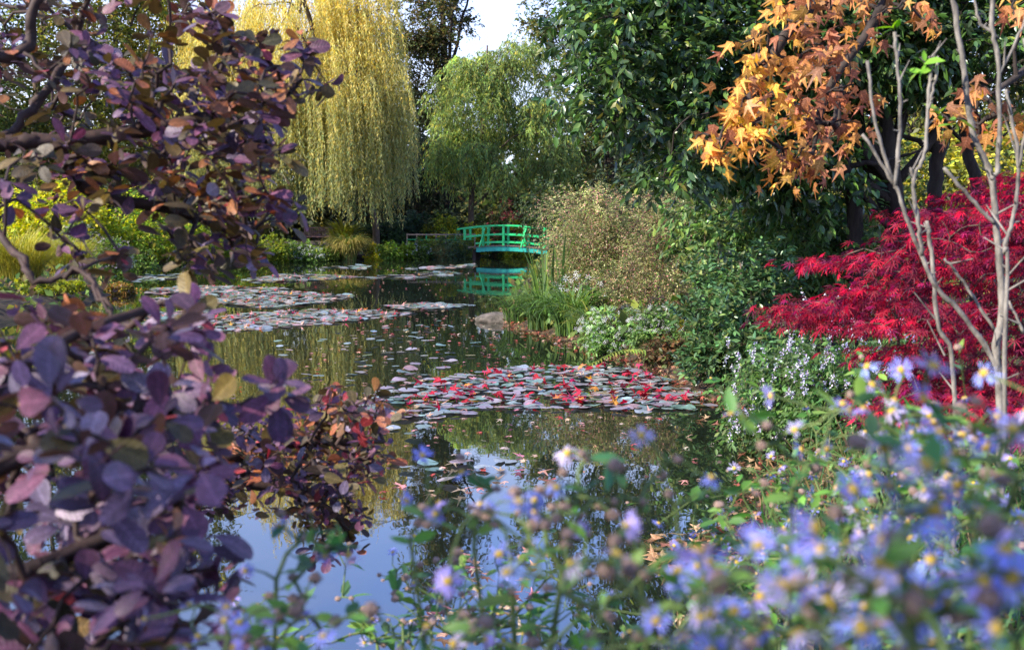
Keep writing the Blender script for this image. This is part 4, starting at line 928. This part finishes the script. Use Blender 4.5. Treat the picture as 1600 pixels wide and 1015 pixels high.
# ------------------------------------------------------------------ red maple
def rand_in_poly(rg, poly, n):
    q = np.array(poly, float); lo, hi = q.min(0), q.max(0); out = np.zeros((0, 2))
    while len(out) < n:
        c = rg.uniform(lo, hi, (n * 3, 2)); out = np.vstack([out, c[in_poly(q, c[:, 0], c[:, 1])]])
    return out[:n]
def regions(rg, regs):
    """regs: (polygon, count, near, far) -> points"""
    out = []
    for poly, n, d0, d1 in regs:
        for a, b in rand_in_poly(rg, poly, n): out.append(P(a, b, rg.uniform(d0, d1)))
    return np.array(out)
def maple():
    rg = rng_(301); base = A(*P(1640, 600, 5.0)[:2], 0); base[2] = gz(base[0], base[1]) - .03
    root = empty('red_maple', base, 'low Japanese maple with finely cut crimson leaves behind the bare grey stems', 'tree')
    top = P(1620, 380, 5.0)
    tube('trunk', [base, base + (top - base) * .5 + A(.05, 0, 0), top], .035, .018, M['bark_brown'], root, base, n=6)
    C = regions(rg, [([(1320, 500), (1365, 400), (1420, 345), (1520, 325), (1620, 270), (1650, 620), (1500, 640), (1400, 600), (1350, 560)], 215, 4.3, 5.6),
                     ([(1235, 478), (1300, 460), (1340, 480), (1290, 506), (1240, 500)], 18, 4.5, 4.9), ([(1265, 404), (1330, 395), (1330, 425), (1270, 420)], 7, 4.7, 5.0),
                     ([(1340, 640), (1400, 600), (1620, 600), (1650, 690), (1400, 680)], 34, 4.0, 4.8), ([(1400, 340), (1620, 260), (1640, 420)], 60, 4.8, 6.0)])
    g = grow([smooth_path([base, base + (top - base) * .5, top], 5)], C, rg, tip=.0011, wob=.04)
    obj('twigs', segs_mesh('twigs', g[0] - base, g[1] - base, g[2], g[3], M['bark_brown'], 4), root, kind='stuff')
    k = 20; n = len(C) * k; ci = np.repeat(np.arange(len(C)), k)
    out = norm((C - top) * A(1, 1, .3) + A(-.5, -.3, -.2))[ci]
    pos = C[ci] + rg.normal(0, 1, (n, 3)) * A(.075, .09, .012); d = norm(out + rg.normal(0, .5, (n, 3)) + A(0, 0, -.35)); nn = norm(A(0, -.15, 1) + rg.normal(0, .3, (n, 3)))
    c = palette(rg, n, [(.30, .007, .032), (.50, .012, .05), (.15, .006, .03), (.09, .010, .035), (.22, .012, .07)], .2, .08, [3, 2, 2, 1.5, 1.5]) * np.exp(rg.normal(0, .2, (len(C), 1)))[ci]
    foliage(root, T_DISSECT, pos, d, nn, rg.uniform(.032, .056, n), c, M['leaf_maple'], 300, rg=rg, curl=.35)
maple()

# ------------------------------------------------------------------ orange sweetgum branch
def sweetgum():
    rg = rng_(311); base = A(3.9, 6.4, 0); base[2] = gz(base[0], base[1]) - .05
    root = empty('sweetgum_tree', base, 'sweetgum tree whose drooping boughs carry star shaped orange leaves', 'tree')
    D = 4.7; crown = A(3.3, 5.8, 4.0)
    tube('trunk', [base, base + A(-.1, -.1, 1.8), crown, crown + A(-.2, -.2, 2)], .11, .06, M['bark_brown'], root, base, n=6, sides=9)
    limbs = [[crown - A(0, 0, .6), P(1500, -120, 5.0), P(1330, -40, 4.8), P(1240, 40, 4.6), P(1190, 120, 4.6), P(1150, 200, 4.6)],
             [crown - A(0, 0, .7), P(1480, -90, 5.2), P(1350, 60, 5.0), P(1290, 150, 4.9), P(1270, 240, 4.8)],
             [crown - A(0, 0, .8), P(1660, 40, 4.7), P(1600, 110, 4.3), P(1560, 140, 4.2)]]
    for l in limbs: tube('limb', l, .022, .004, M['bark_dark'], root, base, n=6, sides=6)
    regs = [([(1140, 90), (1190, 20), (1230, -20), (1290, -20), (1290, 80), (1230, 140), (1190, 200), (1150, 190)], 56, 4.3, 4.8),
            ([(1150, 150), (1210, 150), (1200, 260), (1140, 270), (1130, 200)], 22, 4.4, 4.7), ([(1068, 215), (1130, 205), (1135, 245), (1080, 245)], 7, 4.45, 4.6),
            ([(1240, 80), (1320, 40), (1350, 160), (1330, 290), (1240, 290), (1220, 200)], 46, 4.7, 5.4), ([(1210, 210), (1290, 210), (1290, 290), (1215, 270)], 14, 4.5, 4.8),
            ([(1510, 120), (1600, 120), (1600, 210), (1520, 200)], 6, 4.1, 4.4), ([(1540, -10), (1610, -10), (1610, 30), (1550, 30)], 4, 4.0, 4.3), ([(1290, -20), (1400, -20), (1380, 60), (1300, 60)], 16, 4.8, 5.5), ([(1380, -20), (1500, -20), (1480, 30), (1390, 50)], 7, 4.6, 5.3), ([(1470, 140), (1540, 120), (1600, 190), (1560, 240), (1500, 220)], 7, 4.2, 4.8), ([(1290, 150), (1380, 150), (1370, 230), (1300, 260)], 8, 4.9, 5.5),
            ([(1410, 170), (1500, 170), (1480, 215), (1420, 215)], 4, 4.3, 4.6)]
    C = regions(rg, regs)
    g = grow([smooth_path(l, 4)[3:] for l in limbs], C, rg, tip=.002, wob=.05)
    obj('twigs', segs_mesh('twigs', g[0] - base, g[1] - base, g[2], g[3], M['bark_dark'], 5), root, kind='stuff')
    k = 3; ci = np.repeat(np.arange(len(C)), k); n = len(ci)
    pos = C[ci] + rg.normal(0, .03, (n, 3)); d = norm(A(-.15, -.15, -1) + rg.normal(0, .55, (n, 3))); nn = norm(A(-.3, -1, .25) + rg.normal(0, .5, (n, 3)))
    px, py, _ = proj(pos)
    brown = (px > 1245)[:, None]; c1 = palette(rg, n, [(.64, .34, .05), (.56, .24, .06), (.70, .46, .07), (.44, .19, .07), (.36, .16, .08)], .22, .10, [3, 2.5, 2, 2, 1.5]); c2 = palette(rg, n, [(.42, .17, .05), (.30, .12, .05), (.5, .26, .06), (.24, .10, .05)], .15)
    foliage(root, T_GUM, pos, d, nn, rg.uniform(.052, .092, n), np.where(brown, c2, c1), M['leaf_autumn'], 300, rg=rg, curl=.5, K=24)
sweetgum()

# ------------------------------------------------------------------ bare grey stems
def grey_stems():
    rg = rng_(321); base = P(1566, 690, 3.0); base[2] = gz(base[0], base[1]) - .03
    root = empty('bare_shrub', base, 'leggy shrub of bare knobbly grey stems in front of the red maple', 'shrub')
    S = [([(1566, 700), (1563, 660), (1556, 550), (1566, 475), (1556, 350), (1547, 270), (1520, 205), (1505, 100), (1490, 0), (1486, -50)], 11, 6, 3.0),
         ([(1566, 664), (1556, 573), (1509, 498), (1461, 445), (1441, 400), (1420, 350), (1397, 287), (1347, 210)], 7.5, 4, 3.0),
         ([(1397, 287), (1370, 200), (1355, 95)], 4.5, 4, 3.0), ([(1399, 290), (1407, 175), (1402, 100), (1398, 50)], 5, 4, 2.95),
         ([(1441, 400), (1435, 350), (1427, 285), (1445, 240), (1450, 175), (1455, 100), (1452, 90)], 5.5, 4, 2.95), ([(1427, 285), (1424, 262)], 4, 4, 2.95),
         ([(1450, 175), (1462, 120), (1465, 88)], 4, 3, 2.95),
         ([(1500, 700), (1492, 623), (1465, 502), (1455, 390), (1448, 345)], 6, 5, 3.15), ([(1556, 519), (1499, 431), (1475, 404)], 4.5, 3, 3.05),
         ([(1575, 700), (1573, 475), (1570, 390), (1583, 340), (1592, 262), (1580, 180), (1572, 140)], 6, 4, 2.9), ([(1555, 350), (1512, 305), (1475, 262)], 5, 4, 2.95),
         ([(1548, 280), (1560, 250), (1560, 100), (1550, 40), (1552, -30)], 6, 5, 2.95), ([(1560, 120), (1590, 60), (1605, 20)], 4, 3, 2.95), ([(1560, 60), (1530, 30), (1515, -40)], 4, 3, 3.0), ([(1600, 520), (1576, 470)], 4, 3, 2.95), ([(1592, 262), (1612, 150), (1600, 60)], 4.5, 4, 2.9)]
    for pts, a, b, D in S:
        q = [P(x, y, D) for x, y in pts]
        if pts[0][1] >= 700: q[0][2] = gz(q[0][0], q[0][1]) - .03
        tube('stem', q, a * .55 / FPX * D, b * .55 / FPX * D, M['bark_grey'], root, base, n=7, sides=8, wob=.0012, rg=rg, knobs=.35)
    Pa, Pb = [], []                                   # short side twigs and buds
    for pts, a, b, D in S:
        q = smooth_path([P(x, y, D) for x, y in pts], 7)
        for j in range(2, len(q) - 1, 3):
            u = norm(rg.normal(0, 1, 3) * A(1, .7, .4) + A(0, 0, .9)); L = rg.choice([.012, .02, .06, .11], p=[.4, .3, .2, .1]); Pa.append(q[j]); Pb.append(q[j] + u * L)
    k_ = len(Pa); obj('twigs', segs_mesh('twigs', np.array(Pa) - base, np.array(Pb) - base, np.full(k_, .0032), np.full(k_, .0014), M['bark_grey'], 5), root, kind='stuff')
    C = np.array([P(x, y, 2.95) for x, y in ((1397, 45), (1445, 100), (1440, 112), (1470, 180), (1495, 190))]); ci = np.repeat(np.arange(5), 4); n = 20
    pos = C[ci] + rg.normal(0, .004, (n, 3)); foliage(root, T_OVAL, pos, norm(rg.normal(0, 1, (n, 3)) + A(-.4, 0, .1)), norm(rg.normal(0, .5, (n, 3)) + A(0, -.5, 1)), rg.uniform(.025, .07, n), palette(rg, n, [(.16, .34, .03), (.22, .38, .04)], .1), M['leaf'], 20, rg=rg)
grey_stems()

# ------------------------------------------------------------------ purple smoke bushes
COT = [(.078, .030, .060), (.066, .032, .074), (.11, .036, .072), (.048, .036, .016), (.24, .075, .025), (.20, .018, .024), (.11, .075, .02), (.135, .095, .145)]
def smoke(name, label, limbs, regs, per, lsize, wts, seed, rbase, nparts=300, up=1.1, jit=.2, axis=(0.15, -.2, 0), base=None):
    rg = rng_(seed); base = np.array(base, float); base[2] = gz(base[0], base[1]) - .04
    root = empty(name, base, label, 'shrub', 'purple leaved smoke bushes')
    lp = []
    for l, r0, r1 in limbs:
        q = [base if isinstance(p, str) else np.array(p) for p in l]; tube('branch', q, r0, r1, M['twig_purple'], root, base, n=6, sides=8, wob=.006, rg=rg, knobs=.12); lp.append(smooth_path(q, 5)[4:])
    C = regions(rg, regs)
    g = grow(lp, C, rg, tip=.0013, wob=.07)
    obj('twigs', segs_mesh('twigs', g[0] - base, g[1] - base, g[2], g[3], M['twig_purple'], 5), root, kind='stuff')
    k = per; ci = np.repeat(np.arange(len(C)), k); n = len(ci)
    ax = norm(rg.normal(0, .55, (len(C), 3)) + A(*axis) + A(0, 0, up))
    x = norm(np.cross(ax, rg.normal(0, 1, (len(C), 3)))); y = np.cross(ax, x)
    ph = np.tile(np.arange(k), len(C)) * 2.4 + rg.normal(0, .3, n); el = rg.uniform(.0, .9, n)
    d = norm((x[ci] * np.cos(ph)[:, None] + y[ci] * np.sin(ph)[:, None]) + ax[ci] * el[:, None] + A(0, 0, -.12)); nn = norm(ax[ci] * 1.0 - d * el[:, None] * .6 + rg.normal(0, .34, (n, 3)))
    pos = C[ci] - ax[ci] * (np.tile(np.arange(k), len(C)) / k * .035)[:, None] + d * .008
    cc = rg.choice(len(COT), len(C), p=np.array(wts) / sum(wts)); own = rg.random(n) < .55
    c = np.where(own[:, None], np.array(COT)[cc[ci]], np.array(COT)[rg.choice(len(COT), n, p=np.array(wts) / sum(wts))]) * np.exp(rg.normal(0, jit, (n, 1))) * np.exp(rg.normal(0, .07, (n, 3)))
    foliage(root, T_ROUND, pos, d, nn, lsize * rg.uniform(.4, 1.2, n), np.clip(c, .004, .8), M['leaf_cotinus'], nparts, rg=rg, curl=.5, K=40)
smoke('smoke_bush', 'purple smoke bush arching high across the pond view, its dark bough at the top',
      [(['B', P(-330, 420, 2.6), P(-150, 260, 2.6), P(0, 225, 2.7), P(90, 222, 2.75), P(170, 212, 2.8), P(300, 190, 2.9), P(430, 150, 3.0)], .03, .006),
       ([P(-150, 260, 2.6), P(-60, 120, 2.7), P(30, 80, 2.75), P(60, 0, 2.8), P(80, -80, 2.8)], .02, .008),
       ([P(0, 225, 2.7), P(60, 160, 2.8), P(120, 60, 2.9), P(150, -60, 2.9)], .012, .006), ([P(90, 222, 2.75), P(140, 300, 2.8), P(280, 330, 2.9), P(400, 380, 3.0)], .008, .004),
       ([P(-330, 420, 2.6), P(-80, 330, 2.5), P(20, 390, 2.3), P(55, 440, 2.2), P(130, 425, 2.2), P(165, 480, 2.1), P(180, 510, 2.1)], .009, .003)],
      [([(-60, -40), (310, -40), (355, 50), (430, 120), (420, 220), (250, 160), (100, 130), (-60, 200)], 74, 2.5, 3.5),
       ([(100, 60), (440, 120), (460, 200), (420, 240), (200, 300), (60, 260)], 84, 2.4, 3.4), ([(380, 70), (470, 50), (520, 140), (500, 170), (430, 170)], 18, 2.7, 3.1),
       ([(150, 210), (420, 200), (470, 300), (450, 370), (400, 410), (270, 350)], 72, 2.5, 3.3), ([(-40, 200), (120, 200), (140, 330), (-40, 340)], 12, 2.2, 2.9),
       ([(60, 370), (170, 350), (200, 420), (130, 430)], 7, 2.3, 2.8), ([(300, 0), (330, 0), (440, 110), (350, 80)], 14, 2.7, 3.3), ([(230, 360), (320, 340), (340, 420), (300, 430)], 10, 2.5, 2.9)],
      8, .049, [3.5, 3.2, 2.4, 3.4, 3.2, .8, 3.4, 1.6], 401, .03, base=(-1.9, 2.3, 0))
smoke('smoke_bush', 'near purple smoke bush with big dusky leaves filling the low corner',
      [(['B', P(-250, 900, 1.5), P(-60, 760, 1.5), P(90, 690, 1.55), P(220, 640, 1.6), P(320, 640, 1.65), P(430, 620, 1.7)], .016, .003),
       ([P(-250, 900, 1.5), P(0, 900, 1.4), P(140, 850, 1.45), P(280, 800, 1.5)], .010, .003), ([P(-60, 760, 1.5), P(0, 600, 1.7), P(120, 520, 1.8), P(240, 480, 1.9)], .009, .003)],
      [([(-60, 480), (130, 470), (250, 480), (320, 540), (330, 600), (200, 700), (-60, 700)], 56, 1.5, 2.1), ([(-60, 600), (250, 600), (330, 690), (340, 830), (330, 900), (200, 1060), (-60, 1060)], 84, 1.15, 1.8),
       ([(240, 600), (330, 610), (370, 690), (300, 720)], 7, 1.5, 1.8), ([(405, 590), (460, 590), (460, 620), (420, 630)], 3, 1.65, 1.75), ([(200, 850), (330, 860), (380, 960), (300, 1030), (180, 1040)], 12, 1.2, 1.5),
       ([(240, 460), (290, 465), (340, 540), (280, 540)], 7, 1.7, 1.9)],
      8, .050, [3, 3.5, 4.5, 1.4, 1.1, .9, 1.4, 5], 402, .02, base=(-1.25, 1.25, 0), up=1.2)
smoke('smoke_bush', 'smaller smoke bush with orange and plum leaves dipping to the water in the middle',
      [(['B', P(100, 900, 3.0), P(260, 760, 3.2), P(400, 700, 3.3), P(520, 690, 3.4), P(600, 690, 3.5)], .014, .003), ([P(260, 760, 3.2), P(420, 760, 3.3), P(520, 800, 3.35), P(550, 860, 3.4)], .007, .002)],
      [([(340, 650), (450, 620), (600, 640), (625, 700), (600, 740), (450, 760), (340, 740)], 150, 3.0, 3.8), ([(440, 740), (560, 740), (585, 800), (540, 880), (490, 870), (470, 800)], 52, 3.1, 3.6), ([(260, 700), (420, 700), (450, 800), (300, 800)], 45, 3.0, 3.6), ([(500, 600), (600, 610), (620, 650), (540, 660)], 20, 3.2, 3.7)],
      6, .045, [2.5, 3, 1.5, 2, 3.2, 1.4, 2.4, 1.5], 403, .02, base=(-1.6, 2.9, 0))

# ------------------------------------------------------------------ asters
def aster_meshes():
    fl = []
    for k in range(9):
        V, Fx = t_petals(28, 500 + k, .25 + .09 * k); fl.append(new_mesh('flower', V, Fx, palette(rng_(k), 1, [(.36, .35, .84), (.50, .45, .84), (.30, .34, .84), (.58, .52, .82)], .1, .04)[0], V[:, :2], M['petal']))
    import bmesh
    def ball(name, mat, sx, sz, seed, amp=.12):
        rg = rng_(seed); bm = bmesh.new(); bmesh.ops.create_icosphere(bm, subdivisions=2, radius=.5)
        for v in bm.verts: v.co *= 1 + rg.normal(0, amp); v.co.x *= sx; v.co.y *= sx; v.co.z *= sz
        if name == 'seed_head':                      # fluffy bristles standing off the head
            for q in range(70):
                u = norm(rg.normal(0, 1, 3)); x = norm(np.cross(u, rg.normal(0, 1, 3))) * .03; a = u * .42 * A(sx, sx, sz); e = u * rg.uniform(.62, .85) * A(sx, sx, sz)
                bm.faces.new([bm.verts.new(a - x), bm.verts.new(a + x), bm.verts.new(e)])
        m = bpy.data.meshes.new(name); bm.to_mesh(m); bm.free(); m.materials.append(mat); return m
    return fl, ball('disc', M['disc'], .24, .16, 1, .08), [ball('seed_head', M['seed'], 1, .8, 2 + k) for k in range(4)]
FLW, DISC, SEED = aster_meshes()
gA = 'blue asters along the near bank'
def aster(i, px, py, D, spread, nf, ns, nl, label, fs=.032, leafy=.05):
    rg = rng_(600 + i); c = P(px, py, D); nf = int(nf * (1.8 if px > 1150 else 1.3) + .5); ns = int(ns * (.8 if px > 1150 else 1.0)); nl = int(nl * (1.7 if D > 1.25 or px > 1150 else 1.0)); spread *= 1.05; bx, by = c[0] + rg.normal(0, .05), c[1] + abs(rg.normal(0, .08)) + .05; base = A(bx, by, gz(bx, by) - .02)
    if base[2] < 0: base[2] = max(base[2], -.3)
    root = empty('aster_plant', base, label, 'flowers', gA)
    n = nf + ns; heads = c + rg.normal(0, 1, (n, 3)) * A(spread, spread * .7, spread * .55)
    low = c - A(0, 0, spread * 1.5)
    main = [base, (base + low) / 2 + A(*rg.normal(0, .03, 2), 0), low]
    stem = smooth_path(main, 6); g = grow([stem], heads, rg, tip=.0009, power=.35, wob=.05)
    obj('stem', segs_mesh('stem', g[0] - base, g[1] - base, g[2], g[3], M['stem_green'], 5), root)
    for k in range(n):
        h = heads[k]; 
        if k < nf:
            nrm = norm(A(rg.normal(0, .5), -.35 + rg.normal(0, .5), .9)); Rm = frames(norm(rg.normal(0, 1, (1, 3))), nrm[None])[0]; s = fs * rg.uniform(.8, 1.15)
            o = obj('flower', FLW[int(rg.integers(9))], root); mt = np.eye(4); mt[:3, :3] = Rm * s; mt[:3, 3] = h - base; o.matrix_basis = Matrix(mt.tolist())
            obj('disc', DISC, o, loc=(0, 0, .02))
        else:
            o = obj('seed_head', SEED[int(rg.integers(4))], root, loc=h - base); s = fs * rg.uniform(.22, .5); o.scale = (s, s, s * rg.uniform(.8, 1.3))
    tt = rg.random(nl); seg = rg.integers(0, len(g[0]), nl); seg = np.where(rg.random(nl) < .6, rg.integers(0, len(stem) - 1, nl), seg)
    pos = g[0][seg] + (g[1][seg] - g[0][seg]) * tt[:, None]
    d = norm(rg.normal(0, 1, (nl, 3)) * A(1, 1, .3) + A(0, 0, .25)); nn = norm(A(0, 0, 1) + rg.normal(0, .4, (nl, 3)))
    foliage(root, T_OVAL, pos, d, nn, leafy * rg.uniform(.5, 1.2, nl), palette(rg, nl, [(.08, .21, .05), (.13, .29, .05), (.20, .34, .07), (.07, .17, .07)], .15), M['leaf'], min(nl, 12), rg=rg, K=6)
AS = [ # px, py, D, spread, flowers, seeds, leaves
 (1560, 900, .62, .04, 7, 5, 26, 'big blurred blue aster heads at the very corner closest to the lens'),
 (1500, 760, 1.6, .12, 6, 5, 60, 'aster with yellow centred blooms under the tallest grey stem'),
 (1440, 920, .62, .045, 7, 7, 26, 'soft blue aster heads low beside the corner clump'),
 (1350, 960, .8, .06, 7, 6, 30, 'aster clump of pale blue and brown heads along the lower edge'),
 (1250, 990, .8, .05, 5, 3, 26, 'low aster with pale yellow centres, next along the lower edge'),
 (1490, 660, 1.35, .08, 8, 5, 30, 'cluster of blue asters with yellow eyes before the maple foot'),
 (1440, 700, 1.3, .07, 6, 8, 30, 'aster head cluster half gone to brown seed before the maple'),
 (1380, 690, 1.4, .06, 5, 7, 26, 'aster spray with fluffy brown heads beside the maple skirts'),
 (1240, 665, 1.25, .045, 3, 6, 20, 'blue and brown aster tip raised against the lilac spiked plant'),
 (1345, 780, 1.5, .06, 5, 4, 40, 'drooping blue aster bloom in the middle of the green stems'),
 (1290, 820, 1.6, .07, 4, 4, 40, 'single bright blue asters above the dry bank leaves'),
 (1200, 775, 2.6, .10, 6, 4, 50, 'sharp small violet asters growing at the bank edge'),
 (1260, 750, 2.8, .12, 6, 5, 50, 'row of violet asters just behind the sharp small ones'),
 (1140, 850, 2.6, .12, 5, 5, 50, 'violet aster plant beside the washed up brown leaves'),
 (1220, 880, 2.4, .14, 6, 6, 80, 'straggling violet aster in the green bank growth'),
 (1330, 860, 2.2, .14, 5, 4, 90, 'leafy aster with few blooms in the bank growth'),
 (1420, 820, 2.2, .15, 5, 4, 90, 'tall leafy aster in the bank growth before the grey stems'),
 (1530, 860, 2.0, .15, 5, 4, 90, 'leafy aster filling the gap at the frame side'),
 (1120, 960, 1.9, .14, 3, 4, 110, 'bushy green aster shoots at the water edge on the lower rim'),
 (1180, 930, 2.9, .18, 5, 6, 120, 'wide low aster over the dry brown leaves'),
 (1290, 920, 1.8, .16, 3, 4, 130, 'dense green aster shoots with hardly a bloom, low in the bank growth'),
 (1390, 900, 1.7, .16, 4, 4, 130, 'dense aster shoots behind the soft blue corner heads'),
 (1480, 980, 1.3, .12, 3, 4, 110, 'dense aster shoots at the lower rim behind the corner clump'),
 (1590, 960, 1.3, .12, 4, 4, 110, 'dense aster shoots in the very corner'),
 (1340, 720, 3.2, .20, 6, 6, 120, 'tall distant aster right at the foot of the maple'),
 (1430, 760, 2.8, .20, 5, 6, 130, 'tall leafy aster under the lowest maple sprays'),
 (1540, 800, 2.5, .20, 5, 6, 130, 'tall leafy aster around the foot of the grey stems'),
 (1250, 820, 3.3, .20, 6, 6, 120, 'bushy aster between the brown leaves and the lilac spiked plant'),
 (1170, 800, 3.8, .16, 5, 5, 100, 'low aster tuft on the very edge of the dark water'),
 (1480, 880, 1.9, .16, 4, 5, 120, 'leafy aster in the middle of the dense growth at the frame side'),
 (1400, 985, 1.0, .07, 5, 3, 50, 'blurred aster heads between two dense shoots at the lower rim'),
 (1530, 700, 1.0, .05, 5, 5, 24, 'large blurred violet heads near the tallest grey stem'),
 (1590, 850, .8, .05, 5, 4, 24, 'large blurred violet heads cut by the frame side'),
 (1480, 950, .58, .04, 6, 4, 20, 'soft violet aster heads touching the corner clump'),
 (1190, 960, .75, .04, 5, 4, 20, 'soft pale aster heads over the brown fluffy ones at the lower rim'),
 (1100, 880, .95, .05, 4, 6, 24, 'buff and blue aster heads over the dry brown leaves'),
 (1420, 760, .9, .05, 5, 5, 24, 'blue aster heads with buff fluff in front of the lowest maple sprays'),
 (1570, 690, .85, .04, 5, 4, 22, 'soft blue aster heads reaching highest at the frame side'),
 (700, 990, 1.0, .05, 3, 6, 24, 'aster sprig of buff heads at the lower rim over the seeded group'),
 (1570, 720, 1.7, .10, 6, 4, 60, 'blue aster flowers at the frame side under the maple'),
 (1080, 940, 1.2, .06, 6, 6, 30, 'pale blue aster heads near the floating brown leaves'),
 (990, 900, .8, .035, 4, 5, 22, 'large soft pale blue aster bloom above the open water'),
 (1150, 985, 1.1, .05, 4, 6, 26, 'aster heads with buff seed fluff on the lower edge'),
 (900, 985, .85, .05, 3, 4, 40, 'green aster shoots with a yellow bud at the lower edge'),
 (960, 835, 1.05, .06, 1, 9, 46, 'bright green aster stem topped by brown seed heads over the water'),
 (1000, 745, 1.1, .05, 2, 9, 30, 'tallest aster spray with brown fluffy heads over the near raft'),
 (880, 775, 1.15, .05, 2, 9, 22, 'aster spray with buff fluffy heads over the sky reflection'),
 (800, 800, 1.2, .055, 5, 6, 26, 'blue and yellow aster blooms in front of the sky reflection'),
 (810, 940, 1.1, .05, 4, 6, 24, 'aster bloom with bright yellow eye above the seeded plants'),
 (740, 760, 1.25, .045, 1, 7, 16, 'thin aster sprig of brown buds over the reflection'),
 (640, 795, 1.2, .02, 2, 1, 8, 'single lilac aster bloom near the plum leaf tips'),
 (430, 830, 1.25, .035, 3, 3, 12, 'lilac aster blooms beside the plum leaves'),
 (440, 950, 1.2, .05, 5, 6, 26, 'lilac aster clump at the foot of the smoke bush'),
 (340, 960, 1.1, .03, 3, 2, 10, 'aster bloom with yellow eye tucked against the big plum leaves'),
 (500, 900, 1.3, .04, 2, 6, 24, 'aster seed heads with green shoots at the edge of the blue reflection'),
 (380, 1000, 1.1, .04, 3, 3, 16, 'low lilac asters at the lower edge under the plum leaves'),
 (600, 960, 2.3, .13, 6, 26, 90, 'small dark seeded aster plant over the blue reflection'),
 (690, 950, 2.3, .13, 7, 26, 90, 'small seeded aster in the middle of the seeded group'),
 (770, 920, 2.4, .12, 6, 22, 80, 'small seeded aster nearest the pinkish floating leaves'),
 (640, 1010, 2.1, .12, 5, 16, 90, 'low seeded aster at the lower edge of the frame'),
 (840, 1000, 2.1, .10, 4, 12, 60, 'low seeded aster between the green shoots and the seeded group'),
 (1010, 1000, 1.7, .10, 4, 8, 60, 'aster tangle along the lower edge below the large pale bloom'),
]
for i, a in enumerate(AS): aster(i, *a, fs=.033 if a[2] > 1.9 else (.037 if a[0] > 1150 else .031), leafy=.05 if a[2] > 1.9 else (.038 if a[2] > 1.1 else .026))

# unseen tree added beside the camera; its crown is shaped to shade the foreground
tree('added_shade_tree', 'unseen broadleaf tree added on the near bank to shade the foreground', 'tree', (-7.4, -3.6, 0),
     [(A(-6.8, -3.0, 4.1), A(2.6, 2.8, 2.0)), (A(-8.6, -1.6, 4.4), A(2.0, 2.2, 1.8)), (A(-7.0, -5.2, 4.4), A(2.4, 2.0, 1.9))], nclump=100, crad=.5, ntw=14, nlf=7, L=.6, lsize=.2, pal=[(.08, .13, .03), (.12, .15, .03)], T=T_OVAL, trunk=.2, seed=801, mat='leaf', bark='bark_brown')
# ------------------------------------------------------------------ ground cover on the near bank
def cover():
    rg = rng_(700); n = 34000; x = rg.uniform(.3, 7, n); y = rg.uniform(1.6, 16, n); z = gheight(x, y); ok = z > .05; x, y, z = x[ok], y[ok], z[ok]; n = len(x)
    pos = np.column_stack([x, y, z + rg.random(n) ** 1.3 * .42]); d = norm(rg.normal(0, 1, (n, 3)) * A(1, 1, .6) + A(0, 0, .5)); nn = norm(A(0, 0, 1) + rg.normal(0, .5, (n, 3)))
    me = scatter('undergrowth', T_OVAL, pos, frames(d, nn), rg.uniform(.03, .075, n), palette(rg, n, [(.05, .10, .03), (.08, .15, .04), (.10, .17, .05), (.12, .09, .04)], .2), M['leaf'])
    tag(obj('undergrowth', me), 'low green undergrowth covering the near bank', 'undergrowth', kind='stuff')
    n = 26000; x = rg.uniform(-.4, 6, n); y = rg.uniform(3, 24, n); z = gheight(x, y); dd = sdist(x, y); ok = (dd > -.12) & (dd < .9); x, y, z = x[ok], y[ok], np.maximum(z[ok], 0); n = len(x)
    pos = np.column_stack([x, y, z + rg.random(n) * .06 + .008]); a = rg.uniform(0, 6.28, n); d = norm(np.column_stack([np.cos(a), np.sin(a), rg.normal(0, .35, n)])); nn = norm(A(0, 0, 1) + rg.normal(0, .45, (n, 3)))
    tag(obj('leaf_litter', scatter('leaf_litter', T_GUM, pos, frames(d, nn), rg.uniform(.035, .09, n), palette(rg, n, [(.30, .16, .08), (.18, .09, .05), (.40, .26, .15), (.12, .07, .04), (.08, .12, .03), (.35, .08, .06)], .25), M['leaf_autumn'], rg.uniform(-.5, 1, n))), 'brown leaf litter and moss along the waterline of the near bank', 'leaf litter', kind='stuff')
    n = 7000; x = rg.uniform(.5, 5, n); y = rg.uniform(2.0, 8, n); z = gheight(x, y); ok = z > .04; pos = np.column_stack([x, y, z])[ok]; n = len(pos)
    a = rg.uniform(0, 6.28, n); d = norm(np.column_stack([np.cos(a) * .5, np.sin(a) * .5, np.ones(n)])); nn = norm(rg.normal(0, 1, (n, 3)))
    T = tri([(-.02, 0, 0), (.02, 0, 0), (.018, .5, .02), (-.018, .5, .02), (0, 1, .12)], [(0, 1, 2), (0, 2, 3), (3, 2, 4)])
    tag(obj('grass', scatter('grass', T, pos, frames(d, nn), rg.uniform(.12, .4, n), palette(rg, n, [(.05, .12, .03), (.07, .15, .04), (.18, .14, .06)], .2), M['leaf'], rg.uniform(.3, 1.0, n))), 'loose grass blades growing through the near bank', 'grass', kind='stuff')
    # low greenery along the far and side banks
    n = 42000; x = rg.uniform(-32, 14, n); y = rg.uniform(14, 78, n); z = gheight(x, y); dd = sdist(x, y); ok = (dd > .05) & (dd < 7); x, y, z = x[ok], y[ok], z[ok]; n = len(x)
    pos = np.column_stack([x, y, z + rg.random(n) * .35]); d = norm(rg.normal(0, 1, (n, 3)) + A(0, 0, .6)); nn = norm(A(0, -.3, 1) + rg.normal(0, .6, (n, 3)))
    tag(obj('bank_greenery', scatter('bank_greenery', T_DIAMOND, pos, frames(d, nn), rg.uniform(.12, .28, n), palette(rg, n, [(.07, .12, .03), (.12, .18, .04), (.2, .2, .04), (.12, .08, .03)], .25), M['leaf_far'])), 'low mixed greenery covering the far banks', 'ground cover', kind='stuff')
cover()
